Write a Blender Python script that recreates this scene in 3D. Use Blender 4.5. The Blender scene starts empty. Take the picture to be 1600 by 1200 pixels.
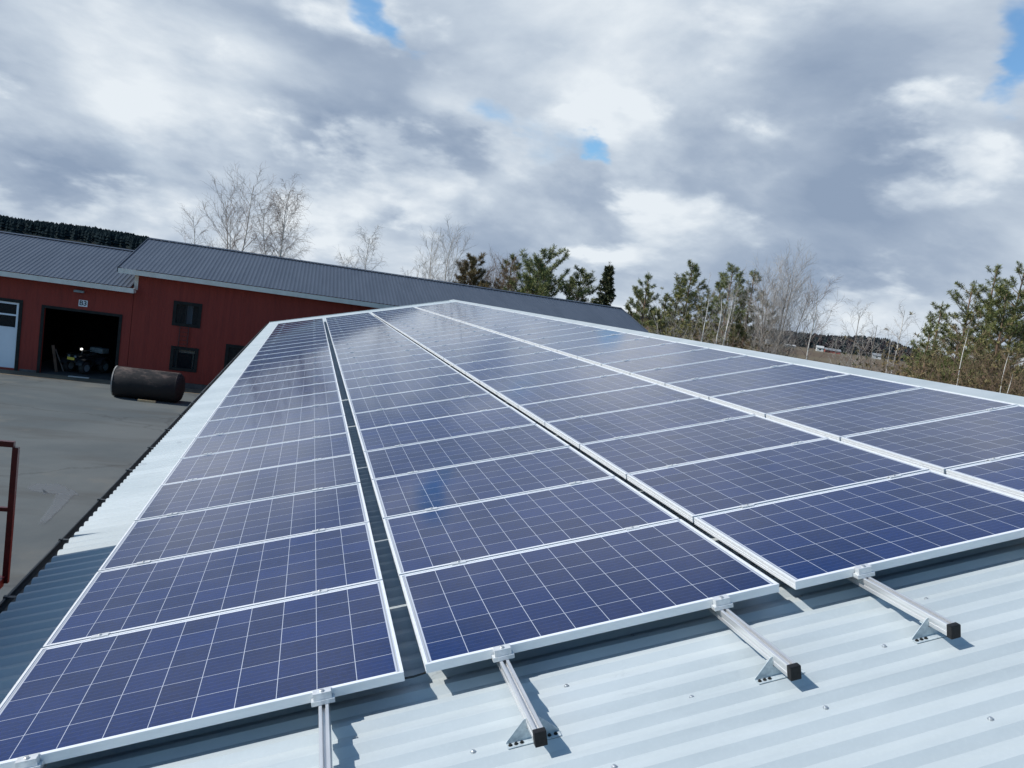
import bpy, bmesh, math, random
from math import sin, cos, pi, radians, sqrt, atan2, exp
from mathutils import Vector, Matrix, noise as mnoise

scene = bpy.context.scene
COL = scene.collection

# ------------------------------------------------------------------ camera
EYE = Vector((1.0594677, -3.0052555, 6.1))
RIGHT = Vector((0.9590641, -0.2450213, 0.1419884))
DOWN = Vector((0.1116428, -0.1336465, -0.9847205))
FWD = Vector((0.2602537, 0.960262, -0.1008207))
FPX = 1218.24                                   # focal length in pixels of a 1600 wide picture
cam_data = bpy.data.cameras.new('camera')
cam_data.sensor_width = 36.0
cam_data.lens = FPX / 1600 * 36
cam_data.clip_start = 0.05
cam_data.clip_end = 6000
cam = bpy.data.objects.new('camera', cam_data)
COL.objects.link(cam)
m = Matrix((RIGHT, -DOWN, -FWD)).transposed().to_4x4()
m.translation = EYE
cam.matrix_world = m
scene.camera = cam


def ray(px, py):
    return (RIGHT * ((px - 800) / FPX) + DOWN * ((py - 600) / FPX) + FWD).normalized()


def at_depth(px, py, Y):
    """world point on the vertical plane y = Y seen at a photo position (used to survey where things stand)"""
    d = ray(px, py)
    return EYE + d * ((Y - EYE.y) / d.y)


# ------------------------------------------------------------------ light and sky
SUN = Vector((-0.942, 0.085, 0.74)).normalized()
sun_elev = math.asin(SUN.z)
sun_az = atan2(SUN.x, SUN.y)
sl = bpy.data.lights.new('sun', 'SUN')
sl.energy = 5.0
sl.angle = radians(0.53)
sl.color = (1.0, 0.96, 0.91)
so = bpy.data.objects.new('sun', sl)
so.rotation_euler = SUN.to_track_quat('Z', 'Y').to_euler()
so.location = (-60, 20, 80)
COL.objects.link(so)

scene.view_settings.view_transform = 'Standard'
scene.view_settings.look = 'None'
scene.view_settings.exposure = 0.0
scene.view_settings.gamma = 1.0

W = bpy.data.worlds.new('World')
scene.world = W
W.use_nodes = True
wt = W.node_tree
wt.nodes.clear()


class NT:
    """small helper to write node graphs as expressions"""
    def __init__(self, tree):
        self.t = tree

    def node(self, kind, **kw):
        n = self.t.nodes.new(kind)
        for k, v in kw.items():
            setattr(n, k, v)
        return n

    def put(self, sock, v):
        if v is None:
            return
        if hasattr(v, 'is_output'):
            self.t.links.new(v, sock)
        else:
            if sock.type == 'RGBA' and len(v) == 3:
                v = (*v, 1)
            sock.default_value = v

    def math(self, op, a, b=None, c=None, clamp=False):
        n = self.node('ShaderNodeMath', operation=op, use_clamp=clamp)
        self.put(n.inputs[0], a)
        self.put(n.inputs[1], b)
        self.put(n.inputs[2], c)
        return n.outputs[0]

    def vmath(self, op, a, b=None, scale=None):
        n = self.node('ShaderNodeVectorMath', operation=op)
        self.put(n.inputs[0], a)
        if b is not None:
            self.put(n.inputs[1], b)
        if scale is not None:
            self.put(n.inputs['Scale'], scale)
        return n.outputs['Value'] if op in ('DOT_PRODUCT', 'LENGTH', 'DISTANCE') else n.outputs[0]

    def mix(self, f, a, b, mode='MIX'):
        n = self.node('ShaderNodeMix', data_type='RGBA', blend_type=mode)
        self.put(n.inputs[0], f)
        self.put(n.inputs[6], a)
        self.put(n.inputs[7], b)
        return n.outputs[2]

    def noise(self, vec, scale, detail=4.0, rough=0.5, dist=0.0, color=False):
        n = self.node('ShaderNodeTexNoise')
        self.put(n.inputs['Vector'], vec)
        n.inputs['Scale'].default_value = scale
        n.inputs['Detail'].default_value = detail
        n.inputs['Roughness'].default_value = rough
        n.inputs['Distortion'].default_value = dist
        return n.outputs['Color' if color else 'Fac']

    def ramp(self, f, lo, hi, a=0.0, b=1.0, smooth=True):
        n = self.node('ShaderNodeMapRange', interpolation_type='SMOOTHSTEP' if smooth else 'LINEAR')
        self.put(n.inputs[0], f)
        for i, v in enumerate((lo, hi, a, b), 1):
            self.put(n.inputs[i], v)
        return n.outputs[0]

    def sep(self, v):
        n = self.node('ShaderNodeSeparateXYZ')
        self.put(n.inputs[0], v)
        return n.outputs

    def comb(self, x, y, z):
        n = self.node('ShaderNodeCombineXYZ')
        for i, v in enumerate((x, y, z)):
            self.put(n.inputs[i], v)
        return n.outputs[0]


g = NT(wt)
tc = g.node('ShaderNodeTexCoord')
direc = g.vmath('NORMALIZE', tc.outputs['Generated'])
sky = g.node('ShaderNodeTexSky', sky_type='NISHITA')
sky.sun_disc = False
sky.sun_elevation = sun_elev
sky.sun_rotation = sun_az
sky.altitude = 60
sky.air_density = 1.0
sky.dust_density = 0.6
sky.ozone_density = 1.6
dx, dy, dz = g.sep(direc)
# flattened sky coordinates: clouds are about twice as wide as high near the horizon
den = g.math('ADD', g.math('MAXIMUM', dz, 0.0), 0.42)
deck = g.comb(g.math('DIVIDE', dx, den), g.math('DIVIDE', dy, den), g.math('MULTIPLY', dz, 1.6))
warp = g.vmath('SUBTRACT', g.noise(deck, 1.1, 4, 0.55, color=True), (0.5, 0.5, 0.5))
warp2 = g.vmath('SUBTRACT', g.noise(deck, 4.0, 5, 0.6, color=True), (0.5, 0.5, 0.5))
wdir = g.vmath('ADD', direc, g.vmath('ADD', g.vmath('SCALE', warp, scale=0.13), g.vmath('SCALE', warp2, scale=0.13)))


def lobe(px, py, rad, soft=0.0):
    """soft round lobe around a direction of the sky; rad in degrees"""
    d = ray(px, py)
    dist = g.vmath('DISTANCE', wdir, tuple(d))
    r = radians(rad)
    return g.ramp(dist, r * (1 - soft) if soft else 0.0, r, 1.0, 0.0)


def billow(vec):
    """puffy cloud thickness: broad masses with round cauliflower detail"""
    a = g.noise(vec, 1.25, 8, 0.54, 0.25)
    n = g.node('ShaderNodeTexNoise', noise_type='RIDGED_MULTIFRACTAL', normalize=True)
    g.put(n.inputs['Vector'], vec)
    n.inputs['Scale'].default_value = 2.3
    n.inputs['Detail'].default_value = 4
    n.inputs['Roughness'].default_value = 0.45
    n.inputs['Lacunarity'].default_value = 2.1
    return g.math('ADD', a, g.math('MULTIPLY', n.outputs['Fac'], -0.20))


d0 = billow(deck)
d1 = billow(g.vmath('ADD', deck, (-0.075, -0.03, 0.13)))            # the same field a step towards the light
relief = g.math('SUBTRACT', d0, d1)
bright = g.math('ADD', g.math('MULTIPLY', relief, 2.3), g.math('MULTIPLY', g.math('SUBTRACT', d0, 0.40), -0.5))
bright = g.math('ADD', bright, 0.61)
lights = [(230, 190, 12, .22), (300, 205, 7, .16), (420, 100, 11, .14), (680, 150, 4, .22), (740, 185, 3, .22), (880, 110, 13, .24), (1080, 70, 12, .18), (80, 60, 9, .14), (300, 60, 10, .1),
          (40, 215, 4, .2), (1000, 265, 4, .34), (962, 236, 2.5, .26), (555, 312, 4, .28), (480, 332, 4, .24), (640, 325, 4, .12), (1040, 350, 5, .18), (200, 345, 5, .18), (120, 368, 6, .2),
          (1160, 345, 5, .14), (880, 378, 3.5, .18), (1500, 185, 5, .18), (1575, 235, 4.5, .26), (1440, 500, 6, .18), (1320, 530, 6, .16), (790, 235, 3, .18), (130, 150, 7, .14), (1250, 330, 6, .1)]
darks = [(600, 238, 6.5, .34), (540, 225, 5, .18), (460, 230, 5.5, .22), (700, 258, 3.5, .26), (745, 268, 2.5, .16), (60, 262, 5, .30), (130, 285, 5, .18), (250, 300, 6, .26), (90, 125, 5, .14), (880, 322, 5, .22),
         (990, 312, 2.5, .12), (1400, 400, 10, .30), (1250, 405, 7, .18), (1320, 150, 8, .26), (1430, 245, 7, .26), (1220, 240, 7, .12), (1540, 60, 5, .18), (560, 395, 6, .18), (445, 378, 4, .18), (760, 385, 5, .18),
         (655, 348, 4, .14), (1120, 420, 6, .14), (830, 285, 4, .16), (350, 285, 5, .16)]
for px, py, r, s in lights:
    bright = g.math('ADD', bright, g.math('MULTIPLY', lobe(px, py, r), s * 1.0))
for px, py, r, s in darks:
    bright = g.math('SUBTRACT', bright, g.math('MULTIPLY', lobe(px, py, r), s * .82))
bright = g.math('ADD', bright, g.ramp(dz, 0.0, 0.5, -0.08, 0.06))
bright = g.math('ADD', bright, g.ramp(dz, 0.01, 0.09, 0.13, 0.0))
cu0 = g.noise(deck, 2.9, 7, 0.52, 0.1)
cu1 = g.noise(g.vmath('ADD', deck, (-0.035, -0.012, 0.06)), 2.9, 6, 0.52, 0.1)
puffs = 0.0
for px, py, r, s in [(555, 312, 5, .10), (480, 335, 5, .10), (1000, 268, 5, .13), (962, 238, 3, .10), (650, 330, 5, .08), (735, 185, 4, .10), (690, 145, 4, .08), (1060, 345, 6, .09), (1180, 345, 6, .08), (885, 380, 5, .09),
                     (200, 345, 6, .09), (300, 205, 6, .07), (120, 368, 6, .08), (1575, 235, 5, .10), (1500, 185, 5, .06), (800, 240, 4, .08), (30, 225, 4, .06), (1440, 495, 6, .08), (1320, 500, 6, .06), (400, 350, 5, .08), (760, 395, 6, .06)]:
    puffs = g.math('ADD', puffs, g.math('MULTIPLY', lobe(px, py, r), s))
cmask = g.ramp(g.math('ADD', cu0, puffs), 0.545, 0.665)
clit = g.math('ADD', 0.66, g.math('MULTIPLY', g.math('SUBTRACT', cu0, cu1), 2.6))
clit = g.math('ADD', clit, g.math('MULTIPLY', bright, 0.22))
bright = g.math('ADD', g.math('MULTIPLY', bright, g.math('SUBTRACT', 1.0, g.math('MULTIPLY', cmask, 0.72))), g.math('MULTIPLY', clit, g.math('MULTIPLY', cmask, 0.72)))
bright = g.math('ADD', g.math('MULTIPLY', g.math('SUBTRACT', bright, 0.58), 1.14), 0.575)
bright = g.math('MINIMUM', g.math('MAXIMUM', bright, 0.0), 1.0)
ramp = g.node('ShaderNodeValToRGB')
g.put(ramp.inputs[0], bright)
els = ramp.color_ramp.elements
els[0].position = 0.05
els[0].color = (0.275, 0.355, 0.485, 1)
els[1].position = 0.98
els[1].color = (0.80, 0.86, 0.915, 1)
e = els.new(0.36)
e.color = (0.37, 0.452, 0.575, 1)
e = els.new(0.66)
e.color = (0.555, 0.636, 0.735, 1)
ahead = g.ramp(g.vmath('DOT_PRODUCT', direc, (0.262, 0.965, 0.0)), -0.25, 0.45)      # unseen sky behind and overhead dimmed and cleared to deepen the shadows
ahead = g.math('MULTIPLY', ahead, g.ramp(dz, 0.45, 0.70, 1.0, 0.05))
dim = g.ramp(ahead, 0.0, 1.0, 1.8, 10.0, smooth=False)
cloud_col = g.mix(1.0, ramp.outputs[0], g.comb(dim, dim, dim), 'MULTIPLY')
# gaps of blue
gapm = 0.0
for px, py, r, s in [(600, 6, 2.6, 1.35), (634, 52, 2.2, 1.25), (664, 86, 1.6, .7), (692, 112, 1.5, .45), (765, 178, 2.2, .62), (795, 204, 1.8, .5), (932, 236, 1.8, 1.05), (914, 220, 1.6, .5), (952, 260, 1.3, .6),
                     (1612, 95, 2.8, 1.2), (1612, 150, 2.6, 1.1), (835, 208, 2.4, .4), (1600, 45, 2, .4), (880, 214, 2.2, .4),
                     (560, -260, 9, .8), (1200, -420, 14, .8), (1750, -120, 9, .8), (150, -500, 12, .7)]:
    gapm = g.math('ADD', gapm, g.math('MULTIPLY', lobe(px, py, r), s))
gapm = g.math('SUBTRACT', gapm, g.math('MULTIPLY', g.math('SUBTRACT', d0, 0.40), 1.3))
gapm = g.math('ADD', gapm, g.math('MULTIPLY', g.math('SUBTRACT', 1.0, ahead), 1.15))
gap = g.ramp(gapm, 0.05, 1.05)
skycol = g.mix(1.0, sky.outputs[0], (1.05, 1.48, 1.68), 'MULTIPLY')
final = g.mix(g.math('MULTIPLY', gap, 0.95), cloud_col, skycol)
low = g.ramp(dz, -0.03, 0.0, 1.0, 0.0)
final = g.mix(low, final, (1.2, 1.3, 1.5))
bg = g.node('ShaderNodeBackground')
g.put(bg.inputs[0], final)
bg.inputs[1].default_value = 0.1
wo = g.node('ShaderNodeOutputWorld')
wt.links.new(bg.outputs[0], wo.inputs[0])

# ------------------------------------------------------------------ materials
MATS = {}


def mat(name, color=(0.5, 0.5, 0.5), rough=0.6, metal=0.0, spec=0.5):
    m_ = bpy.data.materials.new(name)
    m_.use_nodes = True
    b = m_.node_tree.nodes['Principled BSDF']
    b.inputs['Base Color'].default_value = (*color, 1)
    b.inputs['Roughness'].default_value = rough
    b.inputs['Metallic'].default_value = metal
    b.inputs['Specular IOR Level'].default_value = spec
    MATS[name] = m_
    q = NT(m_.node_tree)
    q.b = b
    return m_, q


def objco(q):
    return q.node('ShaderNodeTexCoord').outputs['Object']


def bump(q, h, strength=0.3, dist=0.01):
    n = q.node('ShaderNodeBump')
    n.inputs['Strength'].default_value = strength
    n.inputs['Distance'].default_value = dist
    q.put(n.inputs['Height'], h)
    q.t.links.new(n.outputs[0], q.b.inputs['Normal'])


def varied(name, c1, c2, scale=3.0, rough=0.6, metal=0.0, detail=5, bump_s=0.0, bump_scale=40, spec=0.5, lo=0.35, hi=0.65, stretch=None):
    m_, q = mat(name, c1, rough, metal, spec)
    co = objco(q)
    if stretch:
        co = q.vmath('MULTIPLY', co, stretch)
    f = q.ramp(q.noise(co, scale, detail, 0.6), lo, hi)
    q.put(q.b.inputs['Base Color'], q.mix(f, c1, c2))
    if bump_s:
        bump(q, q.noise(co, bump_scale, 4, 0.6), bump_s, 0.01)
    return m_


# galvanised roof sheet: spangle, dust streaks down the slope, a few dried water marks
m_, q = mat('galvanised_roof', rough=0.55, metal=0.08, spec=0.35)
co = objco(q)
big = q.noise(q.vmath('MULTIPLY', co, (0.5, 1.6, 1)), 1.1, 6, 0.6)
streak = q.noise(q.vmath('MULTIPLY', co, (0.9, 11.0, 1)), 1.3, 5, 0.6)
fine = q.noise(co, 60, 3, 0.6)
c = q.mix(q.ramp(big, 0.35, 0.7), (0.405, 0.452, 0.464), (0.478, 0.523, 0.533))
c = q.mix(q.math('MULTIPLY', q.ramp(streak, 0.52, 0.75), 0.35), c, (0.35, 0.39, 0.40))
c = q.mix(q.math('MULTIPLY', q.ramp(fine, 0.45, 0.7), 0.13), c, (0.53, 0.575, 0.585))
vor = q.node('ShaderNodeTexVoronoi')
q.put(vor.inputs['Vector'], q.vmath('ADD', co, q.vmath('SCALE', q.noise(co, 7, 4, 0.6, color=True), scale=0.22)))
vor.inputs['Scale'].default_value = 1.9
spot = q.math('MULTIPLY', q.ramp(vor.outputs['Distance'], 0.05, 0.11, 1.0, 0.0), q.ramp(q.noise(co, 2.3, 2), 0.5, 0.6))
c = q.mix(q.math('MULTIPLY', spot, 0.45), c, (0.29, 0.32, 0.335))
trail = q.noise(q.vmath('MULTIPLY', co, (1.0, 3.2, 1)), 1.7, 5, 0.62, 0.6)
trail = q.ramp(q.math('ABSOLUTE', q.math('SUBTRACT', trail, 0.5)), 0.002, 0.008, 1.0, 0.0)
trail = q.math('MULTIPLY', trail, q.ramp(q.noise(q.vmath('ADD', co, (3.1, 7.7, 0)), 1.1, 2), 0.57, 0.66))
c = q.mix(q.math('MULTIPLY', trail, 0.42), c, (0.26, 0.29, 0.31))
q.put(q.b.inputs['Base Color'], c)
q.put(q.b.inputs['Roughness'], q.ramp(big, 0.3, 0.7, 0.48, 0.62))
bump(q, q.noise(q.vmath('MULTIPLY', co, (1.0, 3.0, 1.0)), 2.2, 3, 0.5), 0.25, 0.012)

varied('ridge_metal', (0.40, 0.445, 0.455), (0.465, 0.505, 0.515), 2.0, 0.4, 0.25)
varied('anodised_frame', (0.74, 0.755, 0.765), (0.80, 0.81, 0.815), 30, 0.40, 0.28, stretch=(0.2, 1, 1))
varied('rail_aluminium', (0.60, 0.60, 0.60), (0.72, 0.72, 0.715), 14, 0.33, 0.6, stretch=(6, 0.3, 6))
varied('clamp_aluminium', (0.66, 0.67, 0.67), (0.76, 0.77, 0.77), 40, 0.36, 0.5)
varied('black_plastic', (0.005, 0.005, 0.006), (0.012, 0.012, 0.013), 60, 0.55, spec=0.3)
varied('zinc_plate', (0.40, 0.46, 0.49), (0.54, 0.60, 0.62), 45, 0.40, 0.25)
varied('steel_bolt', (0.5, 0.5, 0.5), (0.65, 0.65, 0.64), 200, 0.28, 0.8)
varied('screw_head', (0.42, 0.45, 0.47), (0.6, 0.62, 0.63), 150, 0.35, 0.7)

# polycrystalline cells under glass
PU, PV, PT = 1.65, 1.000, 0.040
m_, q = mat('cells_under_glass', rough=0.11)
co = objco(q)
cx, cy, cz = q.sep(co)
PITCH_C = 0.1592
iu = q.math('DIVIDE', q.math('SUBTRACT', cx, (PU - 10 * PITCH_C) / 2), PITCH_C)
iv = q.math('DIVIDE', q.math('SUBTRACT', cy, (PV - 6 * PITCH_C) / 2), PITCH_C)
fu, fv = q.math('FRACT', iu), q.math('FRACT', iv)
eu = q.math('ABSOLUTE', q.math('SUBTRACT', fu, 0.5))
ev = q.math('ABSOLUTE', q.math('SUBTRACT', fv, 0.5))
line = q.math('GREATER_THAN', q.math('MAXIMUM', eu, ev), 0.5 - 0.0028 / 2 / PITCH_C)
inu = q.math('LESS_THAN', q.math('ABSOLUTE', q.math('SUBTRACT', iu, 5.0)), 5.0)
inv = q.math('LESS_THAN', q.math('ABSOLUTE', q.math('SUBTRACT', iv, 3.0)), 3.0)
infield = q.math('MULTIPLY', inu, inv)
white = q.math('SUBTRACT', 1.0, q.math('MULTIPLY', infield, q.math('SUBTRACT', 1.0, line)))
bus = q.math('GREATER_THAN', q.math('ABSOLUTE', q.math('SUBTRACT', q.math('FRACT', q.math('MULTIPLY', fv, 5.0)), 0.5)), 0.5 - 0.0016 * 5 / 2 / PITCH_C)
bus = q.math('SUBTRACT', bus, 0.0)
cell_id = q.comb(q.math('FLOOR', iu), q.math('FLOOR', iv), 0.0)
oi = q.node('ShaderNodeObjectInfo')
wn = q.node('ShaderNodeTexWhiteNoise')
q.put(wn.inputs['Vector'], q.vmath('ADD', cell_id, q.comb(q.math('MULTIPLY', oi.outputs['Random'], 91.0), 0.0, 0.0)))
vor = q.node('ShaderNodeTexVoronoi')
q.put(vor.inputs['Vector'], co)
vor.inputs['Scale'].default_value = 90
tint = q.math('ADD', q.math('MULTIPLY', wn.outputs['Value'], 0.55), q.math('MULTIPLY', q.sep(vor.outputs['Color'])[0], 0.45))
cellc = q.mix(tint, (0.0010, 0.0112, 0.058), (0.0028, 0.022, 0.115))
cellc = q.mix(q.math('MULTIPLY', oi.outputs['Random'], 0.35), cellc, (0.004, 0.011, 0.042))
cellc = q.mix(q.math('MULTIPLY', bus, 0.20), cellc, (0.20, 0.22, 0.30))
rib_ = q.math('MULTIPLY', q.math('SUBTRACT', 1.0, inu), q.math('GREATER_THAN', q.math('ABSOLUTE', q.math('SUBTRACT', q.math('ABSOLUTE', q.math('SUBTRACT', iu, 5.0)), 5.05)), 0.018))
whitec = q.mix(q.math('MULTIPLY', q.math('SUBTRACT', 1.0, inu), q.math('SUBTRACT', 1.0, rib_)), (0.40, 0.43, 0.50), (0.26, 0.28, 0.30))
edge = q.math('SUBTRACT', 1.0, infield)
whitec = q.mix(q.math('MULTIPLY', edge, inu), whitec, (0.70, 0.72, 0.76))
base = q.mix(white, cellc, whitec)
dust = q.noise(co, 3.0, 6, 0.65)
base = q.mix(q.math('MULTIPLY', q.ramp(dust, 0.35, 0.8), 0.015), base, (0.5, 0.48, 0.45))
q.put(q.b.inputs['Base Color'], base)
q.put(q.b.inputs['Roughness'], q.ramp(dust, 0.3, 0.7, 0.055, 0.11))
q.b.inputs['IOR'].default_value = 1.42

# painted boards of the red buildings
m_, q = mat('red_cladding', rough=0.7, spec=0.25)
co = objco(q)
cx, cy, cz = q.sep(co)
bx = q.math('DIVIDE', cx, 0.165)
fx = q.math('FRACT', bx)
groove = q.ramp(q.math('ABSOLUTE', q.math('SUBTRACT', fx, 0.5)), 0.40, 0.47)
wn = q.node('ShaderNodeTexWhiteNoise', noise_dimensions='1D')
q.put(wn.inputs['W'], q.math('FLOOR', bx))
c = q.mix(wn.outputs['Value'], (0.225, 0.037, 0.026), (0.250, 0.042, 0.029))
c = q.mix(q.math('MULTIPLY', q.ramp(q.noise(q.vmath('MULTIPLY', co, (3, 3, 0.4)), 1.5, 5, 0.6), 0.45, 0.75), 0.5), c, (0.135, 0.026, 0.022))
q.put(q.b.inputs['Base Color'], c)
bump(q, q.math('SUBTRACT', 1.0, groove), 0.4, 0.015)

varied('slate_roof', (0.038, 0.052, 0.076), (0.048, 0.063, 0.089), 0.7, 0.5, 0.1, stretch=(3, 0.5, 1))
varied('white_trim', (0.60, 0.55, 0.48), (0.68, 0.63, 0.56), 3.0, 0.6)
varied('dark_trim', (0.010, 0.011, 0.011), (0.018, 0.019, 0.018), 5, 0.6, spec=0.2)
varied('dark_interior', (0.010, 0.010, 0.011), (0.018, 0.017, 0.017), 2, 0.9, spec=0.1)  # near-black colour stands in for the shade inside unlit rooms
varied('garage_floor', (0.035, 0.034, 0.033), (0.07, 0.066, 0.062), 1.5, 0.85)
varied('plinth_concrete', (0.05, 0.048, 0.046), (0.10, 0.095, 0.09), 2.5, 0.9)
varied('white_door', (0.66, 0.68, 0.72), (0.72, 0.74, 0.77), 1.0, 0.45)
varied('curtain', (0.20, 0.24, 0.30), (0.34, 0.38, 0.44), 14, 0.9, stretch=(4, 1, 0.2))
varied('gutter_metal', (0.045, 0.05, 0.052), (0.075, 0.08, 0.082), 4, 0.45, 0.3)
varied('red_paint', (0.055, 0.006, 0.009), (0.08, 0.008, 0.011), 6, 0.4, 0.0)
varied('deck_board', (0.30, 0.24, 0.17), (0.42, 0.34, 0.25), 8, 0.8)
varied('cardboard', (0.30, 0.21, 0.12), (0.40, 0.29, 0.17), 2, 0.85)
varied('tyre', (0.012, 0.012, 0.012), (0.03, 0.029, 0.028), 30, 0.8)
varied('quad_plastic', (0.010, 0.011, 0.013), (0.022, 0.024, 0.027), 10, 0.4)
varied('grey_plastic', (0.16, 0.19, 0.20), (0.24, 0.27, 0.28), 10, 0.5)
varied('plate_yellow', (0.75, 0.55, 0.08), (0.8, 0.6, 0.1), 10, 0.5)
varied('raw_wood', (0.36, 0.27, 0.15), (0.5, 0.38, 0.22), 9, 0.8, stretch=(0.6, 5, 5))
varied('weathered_wood', (0.40, 0.39, 0.36), (0.55, 0.53, 0.49), 9, 0.8, stretch=(0.6, 5, 5))
varied('sign_white', (0.70, 0.72, 0.74), (0.75, 0.77, 0.79), 10, 0.5)
varied('sign_black', (0.01, 0.01, 0.012), (0.02, 0.02, 0.02), 10, 0.5)
varied('red_barn_far', (0.22, 0.045, 0.035), (0.27, 0.06, 0.045), 0.5, 0.8)
varied('pale_wall', (0.42, 0.42, 0.41), (0.5, 0.5, 0.49), 0.5, 0.7)
varied('grey_far_roof', (0.17, 0.18, 0.19), (0.24, 0.25, 0.26), 0.5, 0.7)
varied('cable_black', (0.01, 0.01, 0.01), (0.02, 0.02, 0.02), 20, 0.5)

m_, q = mat('window_glass', (0.02, 0.025, 0.03), 0.06)
bsdf = q.b
tr = q.node('ShaderNodeBsdfTransparent')
tr.inputs[0].default_value = (0.75, 0.8, 0.8, 1)
mx = q.node('ShaderNodeMixShader')
mx.inputs[0].default_value = 0.45
q.t.links.new(tr.outputs[0], mx.inputs[1])
q.t.links.new(bsdf.outputs[0], mx.inputs[2])
q.t.links.new(mx.outputs[0], q.t.nodes['Material Output'].inputs[0])

m_, q = mat('lamp_glow', (0.9, 0.9, 0.9), 0.3)
q.b.inputs['Emission Color'].default_value = (1, 0.97, 0.9, 1)
q.b.inputs['Emission Strength'].default_value = 1.6

# rusty black tank: tar coat worn through along the top
m_, q = mat('tarred_steel', rough=0.75, spec=0.3)
co = objco(q)
n_a = q.noise(q.vmath('MULTIPLY', co, (1.0, 2.0, 2.0)), 2.2, 7, 0.65)
n_b = q.noise(co, 9, 6, 0.7)
cx, cy, cz = q.sep(co)
wear = q.ramp(q.math('ADD', q.math('ADD', n_a, q.math('MULTIPLY', n_b, 0.35)), q.math('MULTIPLY', cz, 0.35)), 0.78, 1.12)
c = q.mix(n_b, (0.008, 0.008, 0.009), (0.022, 0.020, 0.020))
c = q.mix(q.math('MULTIPLY', wear, 0.9), c, (0.135, 0.098, 0.082))
q.put(q.b.inputs['Base Color'], c)
bump(q, n_b, 0.5, 0.02)
varied('pale_rim', (0.16, 0.15, 0.13), (0.34, 0.33, 0.30), 6, 0.8)

# asphalt yard
m_, q = mat('asphalt', rough=0.9, spec=0.25)
co = objco(q)
n_a = q.noise(co, 0.16, 7, 0.62, 0.4)
n_b = q.noise(q.vmath('MULTIPLY', co, (0.35, 1.4, 1)), 0.55, 7, 0.62)
n_c = q.noise(co, 26, 4, 0.7)
c = q.mix(q.ramp(n_a, 0.32, 0.68), (0.080, 0.096, 0.100), (0.128, 0.142, 0.139))
c = q.mix(q.math('MULTIPLY', q.ramp(n_b, 0.48, 0.70), 0.75), c, (0.078, 0.082, 0.078))
c = q.mix(q.math('MULTIPLY', q.ramp(q.noise(q.vmath('ADD', co, (31, 4, 0)), 0.33, 6, 0.6), 0.56, 0.70), 0.5), c, (0.17, 0.165, 0.14))
c = q.mix(q.math('MULTIPLY', q.ramp(q.noise(q.vmath('ADD', co, (11, 44, 0)), 0.25, 6, 0.6), 0.60, 0.74), 0.55), c, (0.062, 0.044, 0.032))
c = q.mix(q.math('MULTIPLY', n_c, 0.35), c, (0.07, 0.075, 0.073))
vor = q.node('ShaderNodeTexVoronoi', feature='DISTANCE_TO_EDGE')
q.put(vor.inputs['Vector'], q.vmath('ADD', co, q.vmath('SCALE', q.noise(co, 1.0, 4, 0.6, color=True), scale=1.3)))
vor.inputs['Scale'].default_value = 0.13
crack = q.ramp(vor.outputs['Distance'], 0.0, 0.012, 1.0, 0.0)
c = q.mix(q.math('MULTIPLY', crack, 0.3), c, (0.03, 0.03, 0.03))
q.put(q.b.inputs['Base Color'], c)
bump(q, n_c, 0.4, 0.01)

varied('sand_strip', (0.105, 0.082, 0.055), (0.165, 0.130, 0.085), 0.9, 0.95, detail=7, bump_s=0.5, bump_scale=14)
m_, q = mat('wet_patch', (0.17, 0.185, 0.195), 0.30, 0, 0.6)  # pale bluish colour stands in for sky reflected in the water
at = q.node('ShaderNodeAttribute', attribute_name='fade')
tr = q.node('ShaderNodeBsdfTransparent')
mx = q.node('ShaderNodeMixShader')
q.put(mx.inputs[0], q.math('MULTIPLY', q.ramp(q.math('ADD', at.outputs['Fac'], q.math('MULTIPLY', q.math('SUBTRACT', q.noise(objco(q), 3.0, 6, 0.65), 0.5), 0.8)), 0.2, 1.0), 0.5))
q.t.links.new(tr.outputs[0], mx.inputs[1])
q.t.links.new(q.b.outputs[0], mx.inputs[2])
q.t.links.new(mx.outputs[0], q.t.nodes['Material Output'].inputs[0])
m_, q = mat('field_ground', rough=0.95, spec=0.15)
co = objco(q)
n_a = q.noise(co, 0.012, 7, 0.6, 0.3)
n_b = q.noise(co, 0.25, 6, 0.65)
c = q.mix(q.ramp(n_a, 0.4, 0.6), (0.115, 0.082, 0.056), (0.140, 0.112, 0.072))
c = q.mix(q.math('MULTIPLY', q.ramp(n_b, 0.45, 0.7), 0.5), c, (0.085, 0.075, 0.042))
q.put(q.b.inputs['Base Color'], c)


def foliage(name, c1, c2, c3, scale=1.3):
    m_, q = mat(name, c1, 0.65, 0, 0.3 if scale > 1 else 0.0)
    co = objco(q)
    oi = q.node('ShaderNodeObjectInfo')
    f = q.noise(co, scale, 3, 0.6)
    c = q.mix(q.ramp(f, 0.36, 0.64), c1, c2)
    geo = q.node('ShaderNodeNewGeometry')
    c = q.mix(q.ramp(geo.outputs['Random Per Island'], 0.55, 1.0), c, c3)
    q.put(q.b.inputs['Base Color'], c)


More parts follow.
